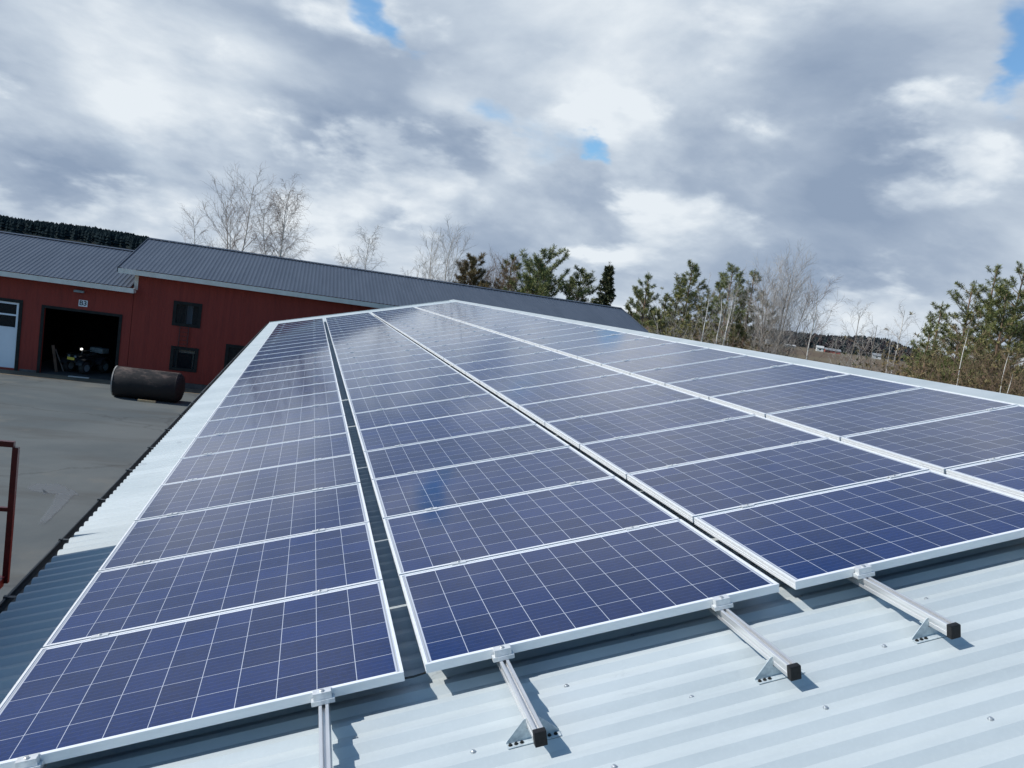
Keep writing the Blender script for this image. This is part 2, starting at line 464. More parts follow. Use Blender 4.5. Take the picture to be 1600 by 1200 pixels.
foliage('pine_needles', (0.068, 0.088, 0.028), (0.122, 0.138, 0.042), (0.21, 0.195, 0.07))
foliage('young_pine_needles', (0.1, 0.128, 0.046), (0.165, 0.182, 0.064), (0.24, 0.24, 0.115))
foliage('rusty_pine_needles', (0.11, 0.085, 0.036), (0.18, 0.125, 0.056), (0.21, 0.165, 0.07))
foliage('spruce_needles', (0.034, 0.046, 0.022), (0.06, 0.068, 0.028), (0.085, 0.08, 0.036))
foliage('far_conifers', (0.012, 0.019, 0.022), (0.016, 0.024, 0.027), (0.019, 0.026, 0.027), 0.02)
foliage('far_bare_wood', (0.022, 0.019, 0.023), (0.030, 0.026, 0.030), (0.036, 0.030, 0.032), 0.02)
foliage('shrub_leaves', (0.095, 0.085, 0.038), (0.15, 0.118, 0.052), (0.185, 0.145, 0.072))
foliage('willow_shoots', (0.15, 0.145, 0.044), (0.22, 0.2, 0.062), (0.26, 0.225, 0.085))
varied('birch_bark', (0.42, 0.39, 0.35), (0.62, 0.59, 0.54), 1.6, 0.75, lo=0.3, hi=0.5, stretch=(1, 1, 3))
varied('grey_bark', (0.14, 0.12, 0.10), (0.21, 0.18, 0.15), 3, 0.85)
varied('pine_bark', (0.12, 0.080, 0.055), (0.20, 0.13, 0.085), 2, 0.9)
varied('birch_twigs', (0.19, 0.145, 0.122), (0.27, 0.215, 0.185), 0.8, 0.8)
varied('pale_twigs', (0.27, 0.245, 0.22), (0.36, 0.33, 0.30), 0.8, 0.8)
varied('brown_twigs', (0.135, 0.088, 0.055), (0.19, 0.125, 0.075), 0.8, 0.8)
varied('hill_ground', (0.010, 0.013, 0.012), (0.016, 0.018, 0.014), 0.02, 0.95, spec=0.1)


# ------------------------------------------------------------------ mesh helpers
class MB:
    def __init__(self):
        self.v, self.f = [], []

    def box(self, x0, x1, y0, y1, z0, z1):
        i = len(self.v)
        self.v += [(x, y, z) for z in (z0, z1) for y in (y0, y1) for x in (x0, x1)]
        for q_ in ((0, 2, 3, 1), (4, 5, 7, 6), (0, 1, 5, 4), (2, 6, 7, 3), (0, 4, 6, 2), (1, 3, 7, 5)):
            self.f.append(tuple(i + k for k in q_))
        return self

    def quad(self, *pts):
        i = len(self.v)
        self.v += [tuple(p) for p in pts]
        self.f.append(tuple(range(i, i + len(pts))))
        return self

    def extrude(self, prof, axis_pts, caps=True):
        """prof: closed list of (a,b); axis_pts: function(a,b,k) for k in 0,1 giving 3d point"""
        n = len(prof)
        i = len(self.v)
        for k in (0, 1):
            self.v += [tuple(axis_pts(a, b, k)) for a, b in prof]
        for j in range(n):
            self.f.append((i + j, i + (j + 1) % n, i + n + (j + 1) % n, i + n + j))
        if caps:
            self.f.append(tuple(i + j for j in reversed(range(n))))
            self.f.append(tuple(i + n + j for j in range(n)))
        return self

    def tube(self, pts, radii, sides=6, cap=True):
        pts = [Vector(p) for p in pts]
        if not hasattr(radii, '__len__'):
            radii = [radii] * len(pts)
        i0 = len(self.v)
        up = Vector((0.31, 0.17, 0.93))
        for k, p in enumerate(pts):
            d = (pts[min(k + 1, len(pts) - 1)] - pts[max(k - 1, 0)])
            if d.length < 1e-9:
                d = Vector((0, 0, 1))
            d.normalize()
            a = d.cross(up)
            if a.length < 0.05:
                a = d.cross(Vector((1, 0, 0)))
            a.normalize()
            b_ = d.cross(a)
            for s in range(sides):
                t = 2 * pi * s / sides
                self.v.append(tuple(p + (a * cos(t) + b_ * sin(t)) * radii[k]))
        for k in range(len(pts) - 1):
            for s in range(sides):
                s2 = (s + 1) % sides
                self.f.append((i0 + k * sides + s, i0 + k * sides + s2, i0 + (k + 1) * sides + s2, i0 + (k + 1) * sides + s))
        if cap:
            self.f.append(tuple(i0 + s for s in range(sides)))
            self.f.append(tuple(i0 + (len(pts) - 1) * sides + s for s in reversed(range(sides))))
        return self

    def lathe(self, prof, fn, seg=24):
        """prof: list of (t, r); fn(t, r, angle)->point"""
        i0 = len(self.v)
        for t, r in prof:
            for s in range(seg):
                self.v.append(tuple(fn(t, r, 2 * pi * s / seg)))
        for k in range(len(prof) - 1):
            for s in range(seg):
                s2 = (s + 1) % seg
                self.f.append((i0 + k * seg + s, i0 + k * seg + s2, i0 + (k + 1) * seg + s2, i0 + (k + 1) * seg + s))
        self.f.append(tuple(i0 + s for s in range(seg)))
        self.f.append(tuple(i0 + (len(prof) - 1) * seg + s for s in reversed(range(seg))))
        return self

    def build(self, name, material, parent=None, smooth=False, bevel=0.0, recalc=True):
        me = bpy.data.meshes.new(name)
        me.from_pydata(self.v, [], self.f)
        if recalc or bevel:
            bm = bmesh.new()
            bm.from_mesh(me)
            if recalc:
                bmesh.ops.recalc_face_normals(bm, faces=bm.faces)
            if bevel:
                bmesh.ops.bevel(bm, geom=list(bm.edges), offset=bevel, segments=2, affect='EDGES', profile=0.7, clamp_overlap=True)
            bm.to_mesh(me)
            bm.free()
        me.materials.append(MATS[material])
        if smooth:
            for p in me.polygons:
                p.use_smooth = True
        o = bpy.data.objects.new(name, me)
        COL.objects.link(o)
        if parent:
            o.parent = parent
        return o


def empty(name, loc=(0, 0, 0), rot=None):
    o = bpy.data.objects.new(name, None)
    o.empty_display_size = 0.2
    COL.objects.link(o)
    o.location = loc
    if rot is not None:
        o.rotation_euler = rot
    return o


def tag(o, label=None, cat=None, group=None, kind=None):
    if label:
        o['label'] = label
    if cat:
        o['category'] = cat
    if group:
        o['group'] = group
    if kind:
        o['kind'] = kind
    return o


def copy_tree(o, parent=None):
    c = o.copy()
    COL.objects.link(c)
    if parent:
        c.parent = parent
    for ch in [x for x in o.children]:
        copy_tree(ch, c)
    return c


# ------------------------------------------------------------------ roof frame: u up the slope, v along the hall, w off the roof
TH = radians(14.8)
SN, CS = sin(TH), cos(TH)
ZP = 6.1 - 1.9628435                 # height of the lowest panel corner above the yard
ROOF_ROT = (0, -TH, 0)


def P(u, v, w):
    return Vector((CS * u - SN * w, v, SN * u + CS * w + ZP))


WC, WT = -0.140, -0.1640              # crest and trough of the corrugated sheet
UE, UR = -0.55, 7.47                 # eave and ridge
V0, V1 = -0.447 - 0.102 - 0.1365 * 34, 31.9
RIB = 0.1365


def rib_profile(length, period=RIB, depth=WC - WT, phase=0.0):
    """corrugation as (distance, height below the crest)"""
    pts = []
    n = int(length / period) + 1
    for i in range(n):
        b = i * period + phase
        for t, h in ((0.0, -depth), (0.048, -depth), (0.085, 0.0), (0.119, 0.0)):
            if b + t * period / RIB <= length:
                pts.append((b + t * period / RIB, h))
    return pts


# ------------------------------------------------------------------ the hall we stand on
hall = tag(empty('metal_roofed_hall', (0, 0, 0)), 'long low hall whose galvanised corrugated roof carries the solar panels', 'building')
prof = rib_profile(V1 - V0)
mb = MB()
n = len(prof)
US = [UE, 0.8, 2.4, 4.0, 5.6, UR]
for u in US:
    mb.v += [(u, V0 + t, WC + h) for t, h in prof]
for k in range(len(US) - 1):
    for j in range(n - 1):
        mb.f.append((k * n + j, (k + 1) * n + j, (k + 1) * n + j + 1, k * n + j + 1))
# folded underside at the eave so that the rib ends read as thin steps
i = len(mb.v)
mb.v += [(UE, V0 + t, WC + h - 0.004) for t, h in prof] + [(UE + 0.25, V0 + t, WC + h - 0.004) for t, h in prof]
for j in range(n - 1):
    mb.f.append((j, j + 1, i + j + 1, i + j))
    mb.f.append((i + j, i + j + 1, i + n + j + 1, i + n + j))
roof = mb.build('roof', 'galvanised_roof', hall, recalc=False)
roof.location = (0, 0, ZP)
roof.rotation_euler = ROOF_ROT
ridge_pt = P(UR, 0, WC)
# other slope
mb = MB()
for u in (0.0, UR - UE):
    mb.v += [(u, V0 + t, h) for t, h in prof]
for j in range(n - 1):
    mb.f.append((j, n + j, n + j + 1, j + 1))
far_slope = mb.build('far_roof_slope', 'galvanised_roof', hall, recalc=False)
far_slope.location = (ridge_pt.x, 0, ridge_pt.z)
far_slope.rotation_euler = (0, TH, 0)
# ridge cap
mb = MB()
for side in (1, -1):
    def rc(d, w):
        return (ridge_pt.x - side * (CS * d + SN * w) if side == 1 else ridge_pt.x + (CS * d + SN * w), ridge_pt.z - SN * d + CS * w)
    a, b_, c_ = rc(0.0, 0.022), rc(0.20, 0.012), rc(0.215, -0.010)
    mb.quad((a[0], V0 - .02, a[1]), (b_[0], V0 - .02, b_[1]), (b_[0], V1 + .03, b_[1]), (a[0], V1 + .03, a[1]))
    mb.quad((b_[0], V0 - .02, b_[1]), (c_[0], V0 - .02, c_[1]), (c_[0], V1 + .03, c_[1]), (b_[0], V1 + .03, b_[1]))
cap = mb.build('ridge_cap', 'ridge_metal', hall)
md = cap.modifiers.new('thick', 'SOLIDIFY')
md.thickness = 0.003
# verge flashing at both gable ends
for vv in (V1 - 0.10, V0):
    mb = MB().box(UE - 0.02, UR - 0.02, vv, vv + 0.12, WC + 0.004, WC + 0.018)
    mb.box(UE - 0.02, UR - 0.02, vv + (0.104 if vv > 0 else 0.0), vv + (0.12 if vv > 0 else 0.016), WC - 0.16, WC + 0.004)
    o = mb.build('verge_flashing', 'ridge_metal', hall)
    o.location = (0, 0, ZP)
    o.rotation_euler = ROOF_ROT
# walls below
e_pt = P(UE + 0.35, 0, WT - 0.03)
xr = 2 * ridge_pt.x - e_pt.x
mb = MB()
zt = e_pt.z
zr = ridge_pt.z - 0.06
pent = [(e_pt.x, 0.0), (xr, 0.0), (xr, zt), (ridge_pt.x, zr), (e_pt.x, zt)]
mb.extrude(pent, lambda a, b_, k: (a, (V0 + 0.2, V1 - 0.2)[k], b_))
mb.build('wall', 'red_cladding', hall)
# gutter
mb = MB()
gx, gz = P(UE - 0.045, 0, WT).x, P(UE, 0, WT).z - 0.05
R_ = 0.062
arc = [(gx + R_ * cos(t), gz + R_ * sin(t)) for t in [pi + i_ * pi / 8 for i_ in range(9)]]
inner = [(gx + (R_ - .004) * cos(t), gz + (R_ - .004) * sin(t)) for t in [2 * pi - i_ * pi / 8 for i_ in range(9)]]
gp = arc + inner
GV0 = 1.93
mb.extrude(gp, lambda a, b_, k: (a, (GV0, V1)[k], b_))
mb.tube([(gx - R_, GV0, gz), (gx - R_, V1, gz)], 0.009, 8)
gut = mb.build('gutter', 'gutter_metal', hall, smooth=False)
mb = MB().extrude(arc, lambda a, b_, k: (a, (GV0 - .012, GV0)[k], b_))
mb.tube([(gx, GV0 + 0.1, gz - 0.05), (gx, GV0 + 0.1, gz - 0.25), (gx + 0.25, GV0 + 0.1, gz - 0.45), (gx + 0.25, GV0 + 0.1, 0.2)], 0.042, 12)
mb.build('downpipe', 'gutter_metal', hall)
k = 0
vv = 2.38
while vv < V1:
    mb = MB().extrude([(gx + (R_ + .006) * cos(t), gz + (R_ + .006) * sin(t)) for t in [pi + i_ * pi / 8 for i_ in range(9)]] +
                      [(gx + (R_ + .001) * cos(t), gz + (R_ + .001) * sin(t)) for t in [2 * pi - i_ * pi / 8 for i_ in range(9)]],
                      lambda a, b_, k: (a, vv + (0, .03)[k], b_))
    mb.box(gx - R_ - .012, gx - R_ + .012, vv, vv + .03, gz - .004, gz + .016)
    mb.box(gx - R_ + .012, gx + R_ + .02, vv, vv + .03, gz + .008, gz + .012)
    mb.build('bracket', 'gutter_metal', gut)
    vv += 1.13
# roofing screws in the troughs, the ones near enough to be seen
rng = random.Random(5)
sm = MB().lathe([(0.0, .011), (.0012, .011), (.0012, .0075), (.0065, .0075), (.008, .005)], lambda t, r, a: (r * cos(a), r * sin(a), t), 10)
screw0 = sm.build('screw', 'screw_head', roof, smooth=False)
first = True


def trough_near(v, crest=False):
    base = (v - V0)
    kk = round((base - (0.102 if crest else 0.0225)) / RIB)
    return V0 + kk * RIB + (0.102 if crest else 0.0225)


spots = []
for ci, u in enumerate((-0.32, 1.41, 1.84, 2.28, 2.72, 3.15, 3.6, 4.05, 4.48, 4.93, 5.38)):
    for j in range(-7, 8):
        v = -0.117 - 0.273 * 2 * j + (0 if ci % 2 else 0.273)
        if v > 0.5 and u > -0.3:
            continue
        if v > 3.2 or v < -2.0:
            continue
        spots.append((u + rng.uniform(-.02, .02), trough_near(v)))
for u, v in spots:
    s = screw0 if first else screw0.copy()
    if not first:
        COL.objects.link(s)
        s.parent = roof
    s.location = (u, v + rng.uniform(-.006, .006), WT + 0.0005)
    first = False

# ------------------------------------------------------------------ solar panels
UL = [0.0, 1.7411, 3.4691, 5.1879]
VO = [0.0, 0.0185, 0.0083, -0.0359]
PITCH, NROW = 1.0177, 27
ORD = ('first second third fourth fifth sixth seventh eighth ninth tenth eleventh twelfth thirteenth fourteenth fifteenth sixteenth '
       'seventeenth eighteenth nineteenth twentieth twenty-first twenty-second twenty-third twenty-fourth twenty-fifth twenty-sixth twenty-seventh').split()
COLN = ['the column along the eave', 'the second column from the eave', 'the second column from the ridge', 'the column along the ridge']


def make_panel():
    root = empty('solar_panel')
    lip = 0.0125
    fm = MB()
    t2 = 0.002
    fm.box(0, PU, 0, lip, -0.012, 0).box(0, PU, PV - lip, PV, -0.012, 0)
    fm.box(0, lip, lip, PV - lip, -0.012, 0).box(PU - lip, PU, lip, PV - lip, -0.012, 0)
    fr = fm.build('frame', 'anodised_frame', root, bevel=0.0009)
    fm2 = MB()
    fm2.box(0.0012, PU - .0012, 0.0012, t2 + .001, -0.040, -0.012).box(0.0012, PU - .0012, PV - t2 - .001, PV - .0012, -0.040, -0.012)
    for x in (0.0, PU - 0.0042):
        # drawn aluminium side with two shallow grooves
        pr = [(0, -.040), (0, -.030), (.0015, -.029), (.0015, -.027), (0, -.026), (0, -.018), (.0015, -.017), (.0015, -.0145), (0, -.0135), (0, -.012),
              (.004, -.012), (.004, -.040)]
        if x > 0:
            pr = [(.0042 - a, b_) for a, b_ in pr]
        fm2.extrude(pr, lambda a, b_, k: (x + a, (t2 + .001, PV - t2 - .001)[k], b_))
    fm2.box(0.0042, PU - .0042, 0.003, 0.028, -0.0405, -0.0385).box(0.0042, PU - .0042, PV - .028, PV - .003, -0.0405, -0.0385)
    o2 = fm2.build('tmp', 'anodised_frame', None)
    # merge the skirt into the frame mesh
    bm = bmesh.new()
    bm.from_mesh(fr.data)
    bm.from_mesh(o2.data)
    bm.to_mesh(fr.data)
    bm.free()
    bpy.data.objects.remove(o2)
    gm = MB().quad((lip, lip, -.003), (PU - lip, lip, -.003), (PU - lip, PV - lip, -.003), (lip, PV - lip, -.003))
    gm.quad((lip, lip, -.008), (lip, PV - lip, -.008), (PU - lip, PV - lip, -.008), (PU - lip, lip, -.008))
    gm.build('cell_sheet', 'cells_under_glass', root, recalc=False)
    return root


panel0 = make_panel()
rng = random.Random(11)
firstp = True
for c_ in range(4):
    for r in range(NROW):
        o = panel0 if firstp else copy_tree(panel0)
        firstp = False
        where = ORD[r] + ' from the near end' if r < 14 else (ORD[NROW - 1 - r] + ' from the far end' if r < NROW - 1 else 'last at the far end')
        if r == 0:
            where = 'nearest to the camera'
        tag(o, 'dark blue solar panel in %s, %s' % (COLN[c_], where), 'solar panel', 'solar panels covering the roof')
        o.location = P(UL[c_], VO[c_] + r * PITCH + 0.002 + rng.uniform(-.0015, .0015), rng.uniform(-.001, .001))
        o.rotation_euler = (rng.uniform(-.0012, .0012), -TH + rng.uniform(-.0012, .0012), rng.uniform(-.0006, .0006))

# ------------------------------------------------------------------ mounting rails with clamps, end caps and feet
RAIL_U = [(0.262, 1.322), (2.066, 3.088), (3.822, 4.85), (5.56, 6.58)]
RV0, RV1 = -0.55, 27.75
RW = 0.020
rail_prof = [(-RW, -.090), (RW, -.090), (RW, -.0745), (RW - .003, -.073), (RW - .003, -.062), (RW, -.0605), (RW, -.042), (RW - .0015, -.0405), (.007, -.0405), (.007, -.044),
             (.0065, -.0555), (-.0065, -.0555), (-.007, -.044), (-.007, -.0405), (-RW + .0015, -.0405), (-RW, -.042), (-RW, -.0605), (-RW + .003, -.062), (-RW + .003, -.073), (-RW, -.0745)]


def make_rail():
    root = empty('mounting_rail')
    MB().extrude(rail_prof, lambda a, b_, k: (a, (0.0, RV1 - RV0)[k], b_)).build('rail_bar', 'rail_aluminium', root)
    cm = MB().box(-RW - .003, RW + .003, -.005, .021, -.0935, -.0375)
    cm.build('end_cap', 'black_plastic', root, bevel=.003)
    # foot: zinc plate across the rib with a folded flange
    for vv in (0.12, 3.1):
        ft = MB()
        zc = WC + 0.002
        tri = [(-.104, zc), (.100, zc), (.100, zc + .010), (.030, -.060), (.0205, -.060), (.0205, -.0935), (-.0205, -.0935), (-.0205, -.055), (-.028, -.055), (-.104, zc + .008)]
        ft.extrude(tri, lambda a, b_, k: (a, vv + (0.0, .003)[k], b_))
        ft.box(-.104, .100, vv - .030, vv, zc, zc + .003)
        ft.box(-.0225, .0225, vv - .0, vv + .05, -.0965, -.0935)
        f_ = ft.build('foot', 'zinc_plate', root)
        for sx in (-.092, -.070, -.048, .058, .082):
            MB().lathe([(0, .008), (.0015, .008), (.0015, .0055), (.006, .0055)], lambda t, r, a: (sx + r * cos(a), vv - .014 + r * sin(a), zc + .003 + t), 8).build('screw', 'dark_trim', f_)
        if vv > 1:
            pass
    return root


def add_clamps(root, c_):
    # end clamp gripping the first frame
    y0 = -RV0 + VO[c_] + .002
    ec = MB()
    ec.box(-.046, .046, y0 - .036, y0 - .001, -.0402, -.022)
    ec.box(-.036, .036, y0 - .030, y0 - .001, -.022, .0025)
    ec.box(-.036, .036, y0 - .030, y0 + .008, .0025, .0065)
    e_ = ec.build('end_clamp', 'clamp_aluminium', root, bevel=.0012)
    MB().lathe([(0, .0085), (.006, .0085), (.007, .007)], lambda t, r, a: (r * cos(a), y0 - .015 + r * sin(a), .0065 + t), 12).build('bolt', 'steel_bolt', e_)
    y1 = -RV0 + VO[c_] + (NROW - 1) * PITCH + PV + .002
    ec = MB()
    ec.box(-.036, .036, y1 + .002, y1 + .030, -.0402, .0025)
    ec.box(-.036, .036, y1 - .008, y1 + .030, .0025, .0065)
    ec.build('end_clamp', 'clamp_aluminium', root, bevel=.0012)
    mc = None
    for r in range(1, NROW):
        if mc is None:
            mm = MB()
            mm.box(-.040, .040, -.016, .016, .0025, .006)
            mm.box(-.034, .034, -.0068, .0068, -.0402, .0025)
            o = mid0['o'] if mid0 else mm.build('mid_clamp', 'clamp_aluminium', root, bevel=.001)
            if not mid0:
                mid0['o'] = o
                mid0['b'] = MB().lathe([(0, .0075), (.005, .0075), (.006, .006)], lambda t, r_, a: (r_ * cos(a), r_ * sin(a), .006 + t), 10).build('bolt', 'steel_bolt', o)
                mc = o
            else:
                mc = copy_tree(mid0['o'], root)
            cl = mc
        else:
            cl = copy_tree(mc, root)
        cl.location = (0, -RV0 + VO[c_] + r * PITCH - 0.0085, 0)


mid0 = {}
rail0 = make_rail()
base_children = list(rail0.children)
sides = ['lower rail', 'upper rail']
coln2 = ['solar panels along the eave', 'second panel column from the eave', 'second panel column from the ridge', 'solar panels along the ridge']
k = 0
for c_ in range(4):
    for s in range(2):
        if k == 0:
            o = rail0
        else:
            o = rail0.copy()
            COL.objects.link(o)
            for ch in base_children:
                copy_tree(ch, o)
        tag(o, 'aluminium rail, %s under the %s' % (sides[s], coln2[c_]), 'mounting rail', 'mounting rails under the panels')
        o.location = P(RAIL_U[c_][s], RV0, 0)
        o.rotation_euler = ROOF_ROT
        k += 1
for i_, o in enumerate([x for x in COL.objects if x.name.startswith('mounting_rail')]):
    add_clamps(o, i_ // 2)

# black cable in the gap between the two lower columns
pts = []
for t in range(13):
    f = t / 12
    pts.append(P(1.42 + 0.55 * f, 0.22 - 0.09 * sin(pi * f) + .03 * f, -.108 + 0.05 * (2 * f - 1) ** 2))
tag(MB().tube(pts, 0.0045, 8).build('cable', 'cable_black', smooth=True), 'black cable sagging through the gap between two panel columns', 'cable')

# ------------------------------------------------------------------ ground
XF = 36.0                                    # plane of the red facades


def ground_h(x, y):
    r = sqrt(x * x + y * y)
    t = max(0.0, min(1.0, (r - 75) / 400))
    h = 4.6 * t
    if r > 520:
        h += 1.5 * min(1, (r - 520) / 300)
    return h


mb = MB()
rs = [0, 30, 60, 75, 90, 110, 140, 180, 230, 290, 360, 440, 520, 600, 700, 820, 1000, 1300, 1800, 3000]
SEG = 72
mb.v.append((0, 0, -0.012))
for r in rs[1:]:
    for s in range(SEG):
        t = 2 * pi * s / SEG
        x, y = r * cos(t), r * sin(t)
        z = ground_h(x, y) - 0.012
        if r > 75:
            z += 0.25 * mnoise.noise(Vector((x * .02, y * .02, 0)))
        mb.v.append((x, y, z))
for s in range(SEG):
    mb.f.append((0, 1 + s, 1 + (s + 1) % SEG))
for k in range(len(rs) - 2):
    for s in range(SEG):
        a, b_ = 1 + k * SEG + s, 1 + k * SEG + (s + 1) % SEG
        mb.f.append((a, a + SEG, b_ + SEG, b_))
tag(mb.build('ground', 'field_ground', smooth=True), kind='structure')
tag(MB().quad((-45, -28, 0), (24, -28, 0), (24, XF - 0.9, 0), (-45, XF - 0.9, 0)).build('yard_asphalt', 'asphalt'), kind='structure')
mb = MB()
pts = []
N = 60
for i_ in range(N + 1):
    x = -45 + 62 * i_ / N
    pts.append((x, XF - 1.15 + 0.35 * mnoise.noise(Vector((x * .35, 1, 0))) + (0.0 if x > -10 else -.1), 0.005))
i0 = len(mb.v)
for x, y, z in pts:
    mb.v += [(x, y, z), (x, XF + 0.0, z + .02)]
for i_ in range(N):
    mb.f.append((2 * i_, 2 * i_ + 2, 2 * i_ + 3, 2 * i_ + 1))
tag(mb.build('sand_strip', 'sand_strip'), kind='structure')


def on_ground(px, py, z=0.0):
    d = ray(px, py)
    return EYE + d * ((z - EYE.z) / d.z)


# wet patch left on the asphalt
def blob_sheet(name, material, spine, z):
    """soft-edged patch: spine of (point, half width); the edge ring fades out"""
    mb_ = MB()
    fade = []
    n_ = len(spine)
    for k_, (p, hw) in enumerate(spine):
        d = (spine[min(k_ + 1, n_ - 1)][0] - spine[max(k_ - 1, 0)][0]).normalized()
        nrm = Vector((-d.y, d.x, 0))
        for f in (-1.3, -.7, 0, .7, 1.3):
            q_ = p + nrm * hw * f
            mb_.v.append((q_.x, q_.y, z))
            fade.append(0.0 if abs(f) > 1 or k_ in (0, n_ - 1) else 1.0)
    for k_ in range(n_ - 1):
        for j_ in range(4):
            a = k_ * 5 + j_
            mb_.f.append((a, a + 1, a + 6, a + 5))
    o_ = mb_.build(name, material)
    at_ = o_.data.attributes.new('fade', 'FLOAT', 'POINT')
    for k_, f in enumerate(fade):
        at_.data[k_].value = f
    return tag(o_, kind='structure')


blob_sheet('puddle', 'wet_patch', [(on_ground(px, py), w_) for px, py, w_ in [(44, 768, .04), (54, 766, .28), (66, 764, .5), (78, 764, .52), (88, 766, .36), (98, 769, .22), (108, 770, .22), (116, 769, .34), (122, 769, .05)]], 0.005)
blob_sheet('puddle', 'wet_patch', [(on_ground(px, py), w_) for px, py, w_ in [(106, 768, .03), (101, 774, .2), (93, 787, .14), (84, 798, .11), (71, 812, .09), (58, 826, .03)]], 0.009)

# ------------------------------------------------------------------ red buildings


def wall_rects(mb_, x0, x1, z0, z1, y, holes, t=0.18):
    """front wall with rectangular holes and reveals"""
    xs = sorted({x0, x1, *[h[0] for h in holes], *[h[1] for h in holes]})
    zs = sorted({z0, z1, *[h[2] for h in holes], *[h[3] for h in holes]})
    for a, b_ in zip(xs, xs[1:]):
        for c__, d_ in zip(zs, zs[1:]):
            mx_, mz_ = (a + b_) / 2, (c__ + d_) / 2
            if any(h[0] < mx_ < h[1] and h[2] < mz_ < h[3] for h in holes):
                continue
            mb_.quad((a, y, c__), (b_, y, c__), (b_, y, d_), (a, y, d_))
    for h in holes:
        a, b_, c__, d_ = h
        mb_.quad((a, y, c__), (a, y + t, c__), (a, y + t, d_), (a, y, d_))
        mb_.quad((b_, y, c__), (b_, y, d_), (b_, y + t, d_), (b_, y + t, c__))
        mb_.quad((a, y, d_), (a, y + t, d_), (b_, y + t, d_), (b_, y, d_))
        if c__ > z0 + .01:
            mb_.quad((a, y, c__), (b_, y, c__), (b_, y + t, c__), (a, y + t, c__))


def ribbed_slope(mb_, x0, x1, ya, za, yb, zb, period=0.185, depth=0.012):
    pr = rib_profile(x1 - x0, period, depth)
    n_ = len(pr)
    i_ = len(mb_.v)
    for y, z in ((ya, za), (yb, zb)):
        mb_.v += [(x0 + t, y, z + h) for t, h in pr]
    for j in range(n_ - 1):
        mb_.f.append((i_ + j, i_ + j + 1, i_ + n_ + j + 1, i_ + n_ + j))
    return pr


def frame_window(parent, x0, x1, z0, z1, y, mullions=(), curtain=None):
    fr = MB()
    w_ = 0.12
    fr.box(x0 - .09, x1 + .09, y - .035, y + .06, z0 - .09, z0 + .05).box(x0 - .09, x1 + .09, y - .035, y + .06, z1 - .05, z1 + .09)
    fr.box(x0 - .09, x0 + .05, y - .035, y + .06, z0 + .05, z1 - .05).box(x1 - .05, x1 + .09, y - .035, y + .06, z0 + .05, z1 - .05)
    for mx_ in mullions:
        fr.box(mx_ - .03, mx_ + .03, y - .01, y + .05, z0 + .05, z1 - .05)
    f_ = fr.build('window', 'dark_trim', parent)
    MB().quad((x0, y + .03, z0), (x1, y + .03, z0), (x1, y + .03, z1), (x0, y + .03, z1)).build('pane', 'window_glass', f_)
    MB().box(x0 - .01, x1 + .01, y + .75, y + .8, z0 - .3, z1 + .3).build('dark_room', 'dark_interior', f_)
    if curtain:
        for (a, b_, c__, d_, mt) in curtain:
            m2 = MB()
            N_ = 10
            for k_ in range(N_):
                xa, xb = a + (b_ - a) * k_ / N_, a + (b_ - a) * (k_ + 1) / N_
                ya, yb = y + .14 + .02 * (k_ % 2), y + .14 + .02 * ((k_ + 1) % 2)
                m2.quad((xa, ya, c__), (xb, yb, c__), (xb, yb, d_), (xa, ya, d_))
            m2.build('curtain', mt, f_)
    return f_


YR, DEP = 41.5, 11.0
# tall building ------------------------------------------------------------
tall = tag(empty('red_barn', (6, XF, 0)), 'taller red timber building with long slate grey ribbed roof and two stacked windows', 'building')


def local(o, parent):
    o.parent = parent
    o.matrix_parent_inverse = Matrix.Translation(-parent.location)
    return o


TX0, TX1 = -6.69, 18.7
ZE, ZR = 5.24, 6.79
EY = 35.45
w1 = (-4.89, -3.83, 2.99, 3.96)
w2 = (-4.82, -3.79, 0.90, 1.86)
w3 = (-2.43, -1.25, 1.02, 2.24)
wm = MB()
wall_rects(wm, TX0, TX1, 0.28, 4.98, XF, [w1, w2, w3])
slope_t = (ZR - ZE) / (YR - EY)
zw = ZE + slope_t * (XF - EY) - .10
wm.quad((TX0, XF, 4.98), (TX1, XF, 4.98), (TX1, XF, zw), (TX0, XF, zw))
for x in (TX0, TX1):
    wm.quad((x, XF, .28), (x, XF, zw), (x, YR, ZR - .1), (x, 2 * YR - XF, zw), (x, 2 * YR - XF, .28))
wm.quad((TX0, 2 * YR - XF, .28), (TX1, 2 * YR - XF, .28), (TX1, 2 * YR - XF, zw), (TX0, 2 * YR - XF, zw))
local(wm.build('wall', 'red_cladding', None, recalc=False), tall)
local(MB().box(TX0 - .0, TX1, XF + .02, 2 * YR - XF - .02, 0, .28).build('plinth', 'plinth_concrete'), tall)
rm = MB()
RX0, RX1 = -7.32, 19.25
ribbed_slope(rm, RX0, RX1, EY, ZE, YR, ZR)
ribbed_slope(rm, RX0, RX1, 2 * YR - EY, ZE, YR, ZR)
rf = local(rm.build('roof', 'slate_roof', None, recalc=False), tall)
cm = MB()
for sg in (-1, 1):
    cm.quad((RX0, YR, ZR + .045), (RX1, YR, ZR + .045), (RX1, YR + sg * .17, ZR - .005), (RX0, YR + sg * .17, ZR - .005))
o = local(cm.build('ridge_cap', 'slate_roof'), tall)
o.modifiers.new('t', 'SOLIDIFY').thickness = .006
